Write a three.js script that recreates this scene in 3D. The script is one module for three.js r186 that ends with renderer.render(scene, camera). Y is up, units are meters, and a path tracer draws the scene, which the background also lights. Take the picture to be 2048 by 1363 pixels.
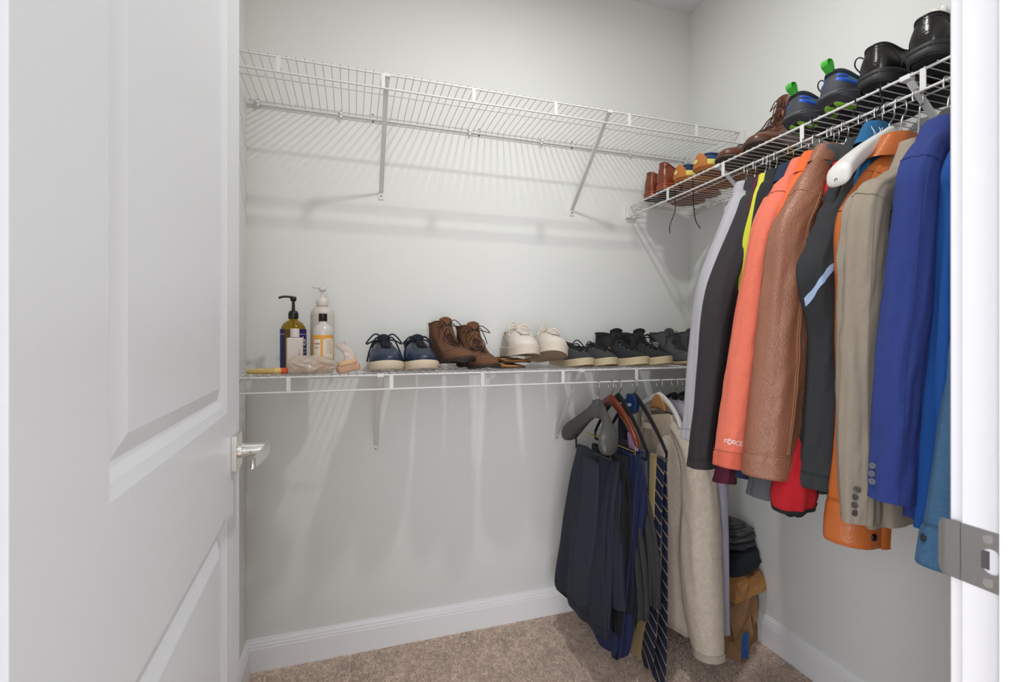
import * as THREE from 'three';
import { mergeGeometries, mergeVertices, toCreasedNormals } from 'three/addons/utils/BufferGeometryUtils.js';
import { RoundedBoxGeometry } from 'three/addons/geometries/RoundedBoxGeometry.js';
import { RectAreaLightUniformsLib } from 'three/addons/lights/RectAreaLightUniformsLib.js';
import { ImprovedNoise } from 'three/addons/math/ImprovedNoise.js';

// ---------- camera, lights, exposure ----------
// origin: floor at the back right corner of the closet. right wall x = 0, back wall z = 0, y up, metres
const scene = new THREE.Scene();
scene.background = new THREE.Color(0x000000);
const camera = new THREE.PerspectiveCamera(70.2, 2048 / 1363, 0.05, 30);
camera.position.set(-1.5353, 1.1993, 1.9425);
camera.lookAt(-1.5353 + Math.sin(0.318), 1.1993, 1.9425 - Math.cos(0.318));
camera.setViewOffset(2048, 1363, 0, 9.3, 2048, 1363);
camera.focus = 1.75;
camera.userData.fStop = 9;
const renderer = new THREE.WebGLRenderer({ antialias: true });
renderer.toneMapping = THREE.LinearToneMapping;
renderer.toneMappingExposure = 0.82;
renderer.shadowMap.enabled = true;
RectAreaLightUniformsLib.init();

const CLOSET_LAMP = [-0.98, 2.74, 0.95];      // flush disc lamp on the closet ceiling
const closetLight = new THREE.RectAreaLight(0xfcfbf9, 960, 0.07, 0.07);
closetLight.position.set(CLOSET_LAMP[0], CLOSET_LAMP[1] - 0.055, CLOSET_LAMP[2]);
closetLight.lookAt(CLOSET_LAMP[0], 0, CLOSET_LAMP[2]);
scene.add(closetLight);
// unseen fill lights added as windows, behind the camera: [centre, width, height, direction into the room, radiance]
const HALL_FILL_LIGHTS = [[[-2.15, 1.3, 4.6], 2.2, 2.0, [0, -1], 5.0], [[-3.3, 1.35, 2.95], 0.8, 1.9, [1, 0], 12.6]];
for (const [[x, y, z], w, h, [dx, dz], e] of HALL_FILL_LIGHTS) {
  const l = new THREE.RectAreaLight(0xf1f5fe, e, w, h); l.position.set(x + dx * 0.03, y, z + dz * 0.03); l.lookAt(x + dx, y, z + dz); scene.add(l);
}

// ---------- helpers ----------
const V3 = (x, y, z) => new THREE.Vector3(x, y, z);
function rng(seed) { let a = seed >>> 0; return () => { a = (a + 0x6d2b79f5) | 0; let t = Math.imul(a ^ (a >>> 15), 1 | a); t = (t + Math.imul(t ^ (t >>> 7), 61 | t)) ^ t; return ((t ^ (t >>> 14)) >>> 0) / 4294967296; }; }
const perlin = new ImprovedNoise();
const N3 = (x, y, z) => perlin.noise(x, y, z);
const lerp = (a, b, t) => a + (b - a) * t;
const clamp = (x, a, b) => Math.min(b, Math.max(a, x));
const sstep = (a, b, x) => { const t = clamp((x - a) / (b - a), 0, 1); return t * t * (3 - 2 * t); };
const used = {};
function numbered(n) { if (!(n in used)) { used[n] = 0; return n; } used[n]++; return n + '_' + String(used[n]).padStart(3, '0'); }
function mesh(name, geo, mat, parent) { const m = new THREE.Mesh(geo, mat); m.name = name; m.castShadow = m.receiveShadow = true; if (parent) parent.add(m); return m; }
function tag(o, label, category, group, kind) { if (label) o.userData.label = label; if (category) o.userData.category = category; if (group) o.userData.group = group; if (kind) o.userData.kind = kind; return o; }
function thing(name, label, category, pos = [0, 0, 0], turn = 0, group) {
  const o = new THREE.Group(); o.name = numbered(name); scene.add(o); o.position.set(...pos); o.rotation.y = turn;
  return tag(o, label, category, group);
}
function single(name, geo, mat, label, category, group) { const m = mesh(numbered(name), geo, mat, scene); return tag(m, label, category, group); }
function struct(name, geo, mat, label, category) { const m = mesh(name, geo, mat, scene); return tag(m, label, category, null, 'structure'); }
const flat = (g) => (g.index ? g.toNonIndexed() : g);
function merge(list) { const l = list.map(flat); for (const g of l) { for (const k of Object.keys(g.attributes)) if (!['position', 'normal', 'uv'].includes(k)) g.deleteAttribute(k); } return mergeGeometries(l); }
function box(w, h, d, x = 0, y = 0, z = 0) { const g = new THREE.BoxGeometry(w, h, d); g.translate(x, y, z); return uvBox(g); }
// box from corner to corner
function slab(x0, x1, y0, y1, z0, z1) { return box(x1 - x0, y1 - y0, z1 - z0, (x0 + x1) / 2, (y0 + y1) / 2, (z0 + z1) / 2); }
function rbox(w, h, d, r = 0.002, x = 0, y = 0, z = 0, s = 2) { const g = new RoundedBoxGeometry(w, h, d, s, r); g.translate(x, y, z); return g; }
// uv in metres from the dominant face direction
function uvBox(g) {
  const p = g.attributes.position, n = g.attributes.normal, uv = new Float32Array(p.count * 2);
  for (let i = 0; i < p.count; i++) {
    const ax = Math.abs(n.getX(i)), ay = Math.abs(n.getY(i)), az = Math.abs(n.getZ(i));
    if (ay >= ax && ay >= az) { uv[2 * i] = p.getX(i); uv[2 * i + 1] = p.getZ(i); } else if (ax >= az) { uv[2 * i] = p.getZ(i); uv[2 * i + 1] = p.getY(i); } else { uv[2 * i] = p.getX(i); uv[2 * i + 1] = p.getY(i); }
  }
  g.setAttribute('uv', new THREE.BufferAttribute(uv, 2)); return g;
}
function cyl(r0, r1, h, x, y, z, seg = 16, axis = 'y') { const g = new THREE.CylinderGeometry(r0, r1, h, seg); if (axis === 'x') g.rotateZ(Math.PI / 2); if (axis === 'z') g.rotateX(Math.PI / 2); g.translate(x, y, z); return g; }
// straight rod between two points
function rod(a, b, r, seg = 6) {
  const A = V3(...a), B = V3(...b), d = B.clone().sub(A), g = new THREE.CylinderGeometry(r, r, d.length(), seg);
  g.applyQuaternion(new THREE.Quaternion().setFromUnitVectors(V3(0, 1, 0), d.clone().normalize())); g.translate(...A.add(B).multiplyScalar(0.5).toArray()); return g;
}
function wire(pts, r, n = 0, seg = 6, closed = false, tension = 0.5) { const c = new THREE.CatmullRomCurve3(pts.map((p) => (p.isVector3 ? p : V3(...p))), closed, 'catmullrom', tension); return new THREE.TubeGeometry(c, n || pts.length * 6, r, seg, closed); }
// bar of rectangular section along a straight line
function bar(a, b, w, t, up = [0, 1, 0]) {
  const A = V3(...a), B = V3(...b), z = B.clone().sub(A), L = z.length(); z.normalize(); const x = V3(...up).cross(z).normalize(), y = z.clone().cross(x);
  const g = rbox(w, t, L, Math.min(w, t) * 0.25); g.applyMatrix4(new THREE.Matrix4().makeBasis(x, y, z)); g.translate(...A.add(B).multiplyScalar(0.5).toArray()); return g;
}
function lathe(pts, seg = 32) { return new THREE.LatheGeometry(pts.map((p) => new THREE.Vector2(p[0], p[1])), seg); }
// catmull-rom on arrays of numbers
function crom(keys, t) {
  const n = keys.length - 1, f = clamp(t, 0, 1) * n, i = Math.min(n - 1, Math.floor(f)), u = f - i;
  const a = keys[Math.max(0, i - 1)], b = keys[i], c = keys[i + 1], d = keys[Math.min(n, i + 2)];
  return b.map((_, k) => 0.5 * (2 * b[k] + (c[k] - a[k]) * u + (2 * a[k] - 5 * b[k] + 4 * c[k] - d[k]) * u * u + (3 * b[k] - a[k] - 3 * c[k] + d[k]) * u * u * u));
}
// grid surface from f(u, v) -> [x, y, z]; nu x nv cells, uv in metres
function gridGeo(f, nu, nv, { closeU = false, capStart = false, capEnd = false } = {}) {
  const pos = [], uv = [], idx = [], row = nu + 1; let len = 0;
  for (let j = 0; j <= nv; j++) {
    let acc = 0, prev = null, mid = null;
    for (let i = 0; i <= nu; i++) {
      const p = f(closeU && i === nu ? 0 : i / nu, j / nv); pos.push(...p);
      if (prev) acc += Math.hypot(p[0] - prev[0], p[1] - prev[1], p[2] - prev[2]); prev = p; uv.push(acc, 0);
    }
    if (j) { const a = (j * row + (nu >> 2)) * 3, b = a - row * 3; len += Math.hypot(pos[a] - pos[b], pos[a + 1] - pos[b + 1], pos[a + 2] - pos[b + 2]); }
    for (let i = 0; i <= nu; i++) uv[(j * row + i) * 2 + 1] = len;
  }
  for (let j = 0; j < nv; j++) for (let i = 0; i < nu; i++) { const a = j * row + i, b = a + 1, c = a + row, d = c + 1; idx.push(a, c, b, b, c, d); }
  const cap = (j, rev) => { const c = [0, 0, 0]; for (let i = 0; i < nu; i++) for (let k = 0; k < 3; k++) c[k] += pos[(j * row + i) * 3 + k] / nu; const base = pos.length / 3; pos.push(...c); uv.push(0, uv[(j * row) * 2 + 1]); for (let i = 0; i < nu; i++) rev ? idx.push(base, j * row + i, j * row + i + 1) : idx.push(base, j * row + i + 1, j * row + i); };
  if (capStart) cap(0, false); if (capEnd) cap(nv, true);
  const g = new THREE.BufferGeometry();
  g.setAttribute('position', new THREE.Float32BufferAttribute(pos, 3)); g.setAttribute('uv', new THREE.Float32BufferAttribute(uv, 2)); g.setIndex(idx); g.computeVertexNormals();
  if (closeU) { const n = g.attributes.normal; for (let j = 0; j <= nv; j++) { const a = j * row, b = a + nu; const x = n.getX(a) + n.getX(b), y = n.getY(a) + n.getY(b), z = n.getZ(a) + n.getZ(b), l = Math.hypot(x, y, z) || 1; n.setXYZ(a, x / l, y / l, z / l); n.setXYZ(b, x / l, y / l, z / l); } }
  return g;
}
// loft of horizontal rings hanging down. keys: [x, y, z, ru, rv, angle, tilt] ; u axis = (cos angle, 0, sin angle)
// fold: { amp, freq, seed, long } corrugation; n = superellipse exponent
function makeLoft(keys, { n = 2.3, fold = 0.004, freq = 3, seed = 1, rows = 40, seg = 40, wav = 0, wavN = 6, wr = 0 } = {}) {
  const K = keys.map((k) => [k[0], k[1], k[2], k[3], k[4], k[5] || 0, k[6] || 0]);
  const f = (u, v) => {
    const k = crom(K, v), th = u * Math.PI * 2, c = Math.cos(th), s = Math.sin(th), e = 2 / n;
    const cu = Math.sign(c) * Math.pow(Math.abs(c), e), sv = Math.sign(s) * Math.pow(Math.abs(s), e);
    const y = k[1], body = sstep(0, 0.12, v);
    let d = 0;
    if (fold) d += fold * body * 2 * (N3(c * freq * 0.5 + seed * 7.3, y * 2.2, s * freq * 0.5 + seed * 3.1) + 0.5 * N3(c * freq + seed * 2.9, y * 5 + c * 2, s * freq + 9.1));
    if (wr) d += wr * body * N3(c * 1.6 + seed, y * 22 + c * 2.5 + seed, s * 1.6) * Math.max(0, N3(seed * 3.3, y * 4, s) + 0.35);
    if (wav) d += wav * sstep(0.05, 0.5, v) * Math.sin(th * wavN + seed + 1.5 * N3(y * 2, seed, 0.5));
    const ru = Math.max(0.0005, k[3] + d), rv = Math.max(0.0005, k[4] + d), ca = Math.cos(k[5]), sa = Math.sin(k[5]);
    return [k[0] + ca * cu * ru - sa * sv * rv, y + k[6] * cu * ru, k[2] + sa * cu * ru + ca * sv * rv];
  };
  f.geo = (o = {}) => gridGeo(f, seg, rows, { closeU: true, capStart: true, capEnd: true, ...o });
  f.normal = (u, v) => { const e = 0.004, a = V3(...f(u + e, v)).sub(V3(...f(u - e, v))), b = V3(...f(u, Math.min(1, v + e))).sub(V3(...f(u, Math.max(0, v - e)))); const nn = b.cross(a).normalize(); const k = crom(K, v), p = f(u, v); const out = V3(p[0] - k[0], 0, p[2] - k[2]); if (nn.dot(out) < 0) nn.negate(); return nn; };
  f.at = (u, v, off = 0) => { const p = V3(...f(u, v)); return p.addScaledVector(f.normal(u, v), off); };
  // a thin sheet following the surface
  f.patch = (u0, u1, v0, v1, off = 0.0008, nu = 16, nv = 8) => { const g = gridGeo((a, b) => f.at(lerp(u0, u1, a), lerp(v0, v1, b), off).toArray(), nu, nv); const uv = g.attributes.uv; let q = 0; for (let j = 0; j <= nv; j++) for (let i = 0; i <= nu; i++) uv.setXY(q++, i / nu, 1 - j / nv); return g; };
  f.seam = (pts, r = 0.0012, off = 0.0004) => wire(pts.map(([u, v]) => f.at(u, v, off)), r, pts.length * 4, 5);
  return f;
}

// loft along a path in a vertical plane: keys [x, y, z, rn, rb]; B = horizontal normal of that plane. u = 0 outward (up on a shoulder), u = 0.25 along B
function makePath(keys, Bv, { n = 2.3, fold = 0.004, freq = 3, seed = 1, rows = 60, seg = 44, wr = 0 } = {}) {
  const B = V3(...Bv).normalize();
  const fr = (v) => { const e = 0.004, a = crom(keys, Math.max(0, v - e)), b = crom(keys, Math.min(1, v + e)), T = V3(b[0] - a[0], b[1] - a[1], b[2] - a[2]).normalize(); return [crom(keys, v), T.cross(B).normalize()]; };
  const f = (u, v) => {
    const [k, Nn] = fr(v), th = u * Math.PI * 2, c = Math.cos(th), s = Math.sin(th), e = 2 / n;
    const cu = Math.sign(c) * Math.pow(Math.abs(c), e), sv = Math.sign(s) * Math.pow(Math.abs(s), e), y = k[1], body = sstep(0.02, 0.15, v);
    let d = 0;
    if (fold) d += fold * body * 2 * (N3(c * freq * 0.5 + seed * 7.3, y * 2.2, s * freq * 0.5 + seed * 3.1) + 0.5 * N3(c * freq + seed * 2.9, y * 5 + c * 2, s * freq + 9.1));
    if (wr) d += wr * body * (N3(c * 1.6 + seed, y * 22 + c * 2.5 + seed, s * 1.6) * Math.max(0, N3(seed * 3.3, y * 4, s) + 0.4));
    const rn = Math.max(0.0005, k[3] + d), rb = Math.max(0.0005, k[4] + d);
    return [k[0] + Nn.x * cu * rn + B.x * sv * rb, k[1] + Nn.y * cu * rn + B.y * sv * rb, k[2] + Nn.z * cu * rn + B.z * sv * rb];
  };
  f.geo = (o = {}) => gridGeo(f, seg, rows, { closeU: true, capStart: true, capEnd: true, ...o });
  f.normal = (u, v) => { const e = 0.004, a = V3(...f(u + e, v)).sub(V3(...f(u - e, v))), b = V3(...f(u, Math.min(1, v + e))).sub(V3(...f(u, Math.max(0, v - e)))), nn = b.cross(a).normalize(), k = crom(keys, v), p = f(u, v); if (nn.dot(V3(p[0] - k[0], p[1] - k[1], p[2] - k[2])) < 0) nn.negate(); return nn; };
  f.at = (u, v, off = 0) => V3(...f(u, v)).addScaledVector(f.normal(u, v), off);
  f.vAt = (y) => { for (let v = 1; v > 0; v -= 0.002) if (crom(keys, v)[1] >= y) return v; return 0; };   // where the centre line passes height y
  f.patch = (u0, u1, v0, v1, off = 0.0008, nu = 16, nv = 8) => { const g = gridGeo((a, b) => f.at(lerp(u0, u1, a), lerp(v0, v1, b), off).toArray(), nu, nv), uv = g.attributes.uv; let q = 0; for (let j = 0; j <= nv; j++) for (let i = 0; i <= nu; i++) uv.setXY(q++, i / nu, 1 - j / nv); return g; };
  f.seam = (pts, r = 0.0012, off = 0.0004) => wire(pts.map(([u, v]) => f.at(u, v, off)), r, pts.length * 4, 5);
  return f;
}

// ---------- textures ----------
function dataTex(w, h, fn, srgb, rx = 1, ry = 1) {
  const d = new Uint8Array(w * h * 4);
  for (let j = 0; j < h; j++) for (let i = 0; i < w; i++) { const c = fn(i / w, j / h, i, j), o = (j * w + i) * 4; if (typeof c === 'number') d[o] = d[o + 1] = d[o + 2] = clamp(c, 0, 1) * 255; else for (let k = 0; k < 3; k++) d[o + k] = clamp(c[k], 0, 1) * 255; d[o + 3] = 255; }
  const t = new THREE.DataTexture(d, w, h); t.wrapS = t.wrapT = THREE.RepeatWrapping; t.magFilter = THREE.LinearFilter; t.minFilter = THREE.LinearMipmapLinearFilter; t.generateMipmaps = true;
  if (srgb) t.colorSpace = THREE.SRGBColorSpace; t.repeat.set(rx, ry); t.needsUpdate = true; return t;
}
// tileable value noise
function tileNoise(cells, seed) { const r = rng(seed), a = Array.from({ length: cells * cells }, () => r()); return (x, y) => { x = ((x % 1) + 1) % 1 * cells; y = ((y % 1) + 1) % 1 * cells; const i = Math.floor(x), j = Math.floor(y), u = x - i, v = y - j, g = (p, q) => a[(((q % cells) + cells) % cells) * cells + ((p % cells) + cells) % cells], s = u * u * (3 - 2 * u), t = v * v * (3 - 2 * v); return lerp(lerp(g(i, j), g(i + 1, j), s), lerp(g(i, j + 1), g(i + 1, j + 1), s), t); }; }
function canvasTex(w, h, draw) { const c = document.createElement('canvas'); c.width = w; c.height = h; const x = c.getContext('2d'); draw(x, w, h); const t = new THREE.CanvasTexture(c); t.colorSpace = THREE.SRGBColorSpace; t.magFilter = THREE.LinearFilter; return t; }
const hexRGB = (h) => [(h >> 16 & 255) / 255, (h >> 8 & 255) / 255, (h & 255) / 255];
const n8 = tileNoise(8, 11), n16 = tileNoise(16, 12), n32 = tileNoise(32, 13), n64 = tileNoise(64, 14), n128 = tileNoise(128, 15), n256 = tileNoise(256, 16);
const texWeave = dataTex(128, 128, (x, y, i, j) => 0.5 + 0.28 * ((i >> 2) + (j >> 2) & 1 ? 1 : -1) * (0.5 + 0.5 * n64(x, y)) + 0.2 * (n64(y, x) - 0.5), false, 22, 22);
const texTwill = dataTex(128, 128, (x, y, i, j) => 0.5 + 0.35 * Math.sin((i + j) * Math.PI / 4) + 0.25 * (n64(x, y) - 0.5), false, 25, 25);
const texFuzz = dataTex(256, 256, (x, y) => 0.5 * n128(x, y) + 0.3 * n256(x, y) + 0.2 * n32(x, y), false, 7, 7);
const texLeather = dataTex(256, 256, (x, y) => { const a = Math.abs(n32(x, y) - 0.5) * 2, b = Math.abs(n64(x + 0.3, y) - 0.5) * 2, c = Math.abs(n8(x, y * 1) - 0.5) * 2; return 0.35 * Math.sqrt(a) + 0.4 * Math.sqrt(b) + 0.25 * Math.sqrt(c); }, false, 7, 7);
const texRib = dataTex(64, 64, (x) => 0.5 + 0.5 * Math.sin(x * Math.PI * 2 * 16), false, 20, 20);
const texWall = dataTex(512, 512, (x, y) => 0.45 * n128(x, y) + 0.35 * n64(x, y) + 0.2 * n256(x, y), false, 2.2, 2.2);
function M(color, rough = 0.85, o = {}) { const { metal = 0, ...r } = o; return new THREE.MeshStandardMaterial({ color, roughness: rough, metalness: metal, side: THREE.DoubleSide, ...r }); }
const cloth = (color, o = {}) => M(color, 0.95, { bumpMap: texWeave, bumpScale: 0.0005, ...o });
// mottled colour for yarns, wool and suede
function mottle(hex, amp, o = {}) { const c = hexRGB(hex); const t = dataTex(256, 256, (x, y) => { const n = 0.45 * n128(x, y) + 0.35 * n256(x, y) + 0.2 * n16(x, y) - 0.5; return c.map((k) => k * (1 + amp * n * 2)); }, true, 6, 6); return M(0xffffff, 0.97, { map: t, bumpMap: texFuzz, bumpScale: 0.0012, ...o }); }
// ---------- materials of the room ----------
const WALL = M(0xe4e5e1, 0.9, { bumpMap: texWall, bumpScale: 0.00025 });
const CEIL = M(0xe6e6e9, 0.95, { bumpMap: texWall, bumpScale: 0.0006 });
const TRIM = M(0xdfdfe1, 0.38);
const TRIMB = M(0xf1f1f2, 0.38);
const DOORW = M(0xe9ecf0, 0.36, { bumpMap: texWall, bumpScale: 0.0002 });
const WIREW = M(0xdddcda, 0.35);
const PLASTICW = M(0xe4e2de, 0.45);
const CHROME = M(0xe6e4e0, 0.12, { metal: 1 });
const STEEL = M(0xb5b4b2, 0.38, { metal: 1 });
const HOOK = M(0xc9c8c6, 0.25, { metal: 1 });
const SCREW = M(0x6d6b68, 0.4, { metal: 0.8 });

// ---------- shell ----------
const XL = -1.894, H = 2.74, ZF = 1.614, T = 0.12;
struct('wall_back', slab(XL - T, T, 0, H, -T, 0), WALL, 'pale grey painted back wall behind the two white wire shelves', 'wall');
struct('wall_right', slab(0, T, 0, H, 0, ZF), WALL, 'pale grey painted wall behind the row of hanging jackets', 'wall');
struct('wall_left', slab(XL - T, XL, 0, H, 0, ZF), WALL, 'pale grey painted wall behind the open white door', 'wall');
const DX0 = -1.745, DX1 = -0.94, DH = 2.06;      // clear opening of the doorway
struct('wall_front', merge([slab(-3.3, DX0 - 0.02, 0, H, ZF, ZF + T), slab(DX1 + 0.02, 0.7, 0, H, ZF, ZF + T), slab(DX0 - 0.02, DX1 + 0.02, DH + 0.02, H, ZF, ZF + T)]), WALL, 'pale grey wall with the doorway of the closet', 'wall');
struct('ceiling', slab(XL - T, T, H, H + 0.1, -T, ZF + T), CEIL, 'flat white closet ceiling', 'ceiling');

// carpet: cut pile twisted fibres
const carpetMap = dataTex(1024, 1024, (x, y) => {
  const big = n8(x, y) * 0.5 + n16(x, y) * 0.5, mid = n64(x, y), fine = n256(x, y) * 0.6 + n256(x * 2, y * 2) * 0.4, fib = n128(x * 1, y * 2);
  const k = 0.92 + 0.2 * (big - 0.5) + 0.22 * (mid - 0.5) + 0.32 * (fine - 0.5) + 0.2 * (fib - 0.5);
  return [0.90 * k, 0.805 * k, 0.735 * k];
}, true, 1.6, 1.6);
const carpetBump = dataTex(1024, 1024, (x, y) => 0.5 * n256(x, y) + 0.25 * n256(x * 2, y * 2) + 0.25 * n64(x, y), false, 1.6, 1.6);
const CARPET = M(0xffffff, 1, { map: carpetMap, bumpMap: carpetBump, bumpScale: 0.003 });
struct('floor', slab(-3.3, 0.7, -0.12, 0, -T, 4.6), CARPET, 'taupe brown cut pile carpet', 'carpet');
{ // pile: short leaning tufts over the carpet in view
  const r = rng(77), g = new THREE.ConeGeometry(0.0016, 0.012, 3, 1, true); g.translate(0, 0.004, 0);
  const count = 60000, im = new THREE.InstancedMesh(g, M(0xffffff, 1), count), m = new THREE.Matrix4(), q = new THREE.Quaternion(), e = new THREE.Euler(), col = new THREE.Color();
  for (let i = 0; i < count; i++) {
    const x = XL + 0.02 + r() * (-XL - 0.04), z = 0.02 + Math.pow(r(), 0.9) * 1.3;
    e.set((r() - 0.5) * 1.5, r() * 6.28, (r() - 0.5) * 1.5); q.setFromEuler(e); const s = 0.7 + r() * 0.7;
    m.compose(V3(x, -0.001, z), q, V3(s, s, s)); im.setMatrixAt(i, m);
    const p = 0.80 + 0.16 * N3(x * 4, z * 4, 3.3) + 0.14 * N3(x * 14, z * 14, 1.3) + 0.24 * (r() - 0.5); col.setRGB(0.88 * p, 0.70 * p, 0.59 * p); im.setColorAt(i, col);
  }
  im.name = 'carpet_pile'; im.castShadow = im.receiveShadow = true; scene.add(im);
  tag(im, 'taupe brown cut pile of the closet carpet', 'carpet pile', null, 'stuff');
}

// baseboards: swept profile (distance from wall, height)
const bbProfile = [[0.014, 0], [0.014, 0.082], [0.0125, 0.0835], [0.0125, 0.092], [0.0105, 0.095], [0.0095, 0.103], [0.006, 0.108], [0.0045, 0.114], [0, 0.115]];
function baseboard(a, b, n) { // from a to b along the wall, n = direction into the room, mitred at the ends by overlap
  const pos = [], A = V3(...a), B = V3(...b), D = B.clone().sub(A).normalize();
  for (let i = 0; i < bbProfile.length - 1; i++) {
    const q = [[A, bbProfile[i]], [B, bbProfile[i]], [B, bbProfile[i + 1]], [A, bbProfile[i + 1]]].map(([P, [d, h]]) => P.clone().addScaledVector(V3(...n), d).add(V3(0, h, 0)).addScaledVector(D, P === A ? d * a.m : -d * b.m));
    for (const k of [0, 1, 2, 0, 2, 3]) pos.push(...q[k].toArray());
  }
  const g = new THREE.BufferGeometry(); g.setAttribute('position', new THREE.Float32BufferAttribute(pos, 3)); g.computeVertexNormals(); g.setAttribute('uv', new THREE.Float32BufferAttribute(new Float32Array(pos.length / 3 * 2), 2)); return g;
}
const pt = (p, m) => Object.assign(p, { m });
struct('baseboard_back', baseboard(pt([XL, 0, 0], 1), pt([0, 0, 0], 1), [0, 0, 1]), TRIMB, 'white moulded baseboard along the back wall', 'baseboard');
struct('baseboard_right', baseboard(pt([0, 0, 0], 1), pt([0, 0, ZF], 0), [-1, 0, 0]), TRIMB, 'white moulded baseboard along the wall below the jackets', 'baseboard');
struct('baseboard_left', baseboard(pt([XL, 0, ZF], 0), pt([XL, 0, 0], 1), [1, 0, 0]), TRIMB, 'white moulded baseboard beside the open door', 'baseboard');

// door frame: jamb lining with stop, casing on both faces
{
  const tr = new THREE.Group(); tr.name = 'trim_1'; scene.add(tr); tag(tr, 'white painted door frame with a steel strike plate', 'door frame', null, 'structure');
  const jz0 = ZF, jz1 = ZF + T, st = 0.012;
  const sx = ZF + 0.036;
  mesh('jamb', merge([slab(DX1, DX1 + 0.02, 0, DH + 0.02, jz0, jz1), slab(DX1 - st, DX1, 0, DH, sx, sx + 0.035)]), TRIM, tr);
  mesh('jamb', merge([slab(DX0 - 0.02, DX0, 0, DH + 0.02, jz0, jz1), slab(DX0, DX0 + st, 0, DH, sx, sx + 0.035)]), TRIM, tr);
  mesh('head_jamb', merge([slab(DX0 - 0.02, DX1 + 0.02, DH, DH + 0.02, jz0, jz1), slab(DX0, DX1, DH - st, DH, sx, sx + 0.035)]), TRIM, tr);
  const cas = (x0, x1, z0, z1) => { const g = rbox(x1 - x0, DH + 0.075, z1 - z0, 0.003, (x0 + x1) / 2, (DH + 0.075) / 2, (z0 + z1) / 2); return g; };
  for (const [z0, z1] of [[ZF - 0.014, ZF], [jz1, jz1 + 0.014]]) {
    mesh('casing', cas(DX1 + 0.004, DX1 + 0.07, z0, z1), TRIM, tr);
    mesh('casing', cas(DX0 - 0.074, DX0 - 0.008, z0, z1), TRIM, tr);
    mesh('casing', rbox(DX1 - DX0 + 0.15, 0.065, z1 - z0, 0.003, (DX0 + DX1) / 2, DH + 0.0375, (z0 + z1) / 2), TRIM, tr);
  }
  // strike plate: rounded plate with a hole and two screws, lip curling past the edge
  const sh = new THREE.Shape(), y0 = 0.949, y1 = 1.008, za = ZF - 0.001, zb = ZF + 0.0345, r = 0.005;
  sh.moveTo(za, y0); sh.lineTo(zb - r, y0); sh.quadraticCurveTo(zb, y0, zb, y0 + r); sh.lineTo(zb, y1 - r); sh.quadraticCurveTo(zb, y1, zb - r, y1); sh.lineTo(za, y1); sh.closePath();
  const ho = new THREE.Path(), cy = (y0 + y1) / 2, hz0 = ZF + 0.0165, hz1 = ZF + 0.0305; ho.moveTo(hz0, cy - 0.008); ho.lineTo(hz0, cy + 0.008); ho.quadraticCurveTo(hz0 + 0.006, cy + 0.014, hz1 - 0.003, cy + 0.012); ho.quadraticCurveTo(hz1, cy + 0.011, hz1, cy + 0.006); ho.lineTo(hz1, cy - 0.006); ho.quadraticCurveTo(hz1, cy - 0.011, hz1 - 0.003, cy - 0.012); ho.quadraticCurveTo(hz0 + 0.006, cy - 0.014, hz0, cy - 0.008); sh.holes.push(ho);
  const gp = new THREE.ExtrudeGeometry(sh, { depth: 0.0016, bevelEnabled: false, curveSegments: 8 });
  // shape x -> world z, y -> y, depth -> -x
  gp.applyMatrix4(new THREE.Matrix4().makeBasis(V3(0, 0, 1), V3(0, 1, 0), V3(-1, 0, 0))); gp.translate(DX1 - 0.0002, 0, 0);
  // lip: runs past the casing and curls away from the opening
  const lip = (off) => gridGeo((a, v) => { const z = lerp(ZF - 0.0005, ZF - 0.022, a), o = Math.max(0, ZF - 0.014 - z), rr = a > 0.72 ? 0.009 * Math.pow((a - 0.72) / 0.28, 2) : 0; return [DX1 - 0.0018 + off + o * o * 40, lerp(y0 + rr, y1 - rr, v), z]; }, 24, 6);
  const g = merge([gp, lip(0), lip(0.0014)]);
  const plate = mesh('strike_plate', g, STEEL, tr); tag(plate, 'brushed steel strike plate');
  for (const yy of [cy + 0.0215, cy - 0.0215]) { const s = mesh('screw', merge([cyl(0.0042, 0.0036, 0.0016, 0, 0, 0, 16, 'x')]), CHROME, plate); s.position.set(DX1 - 0.0023, yy, hz0 + 0.006); }
  mesh('latch_pocket', slab(DX1 - 0.0008, DX1 + 0.0002, cy - 0.009, cy + 0.009, hz0 - 0.001, hz0 + 0.006), M(0x4d4d4d, 0.6), plate);
}

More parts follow.
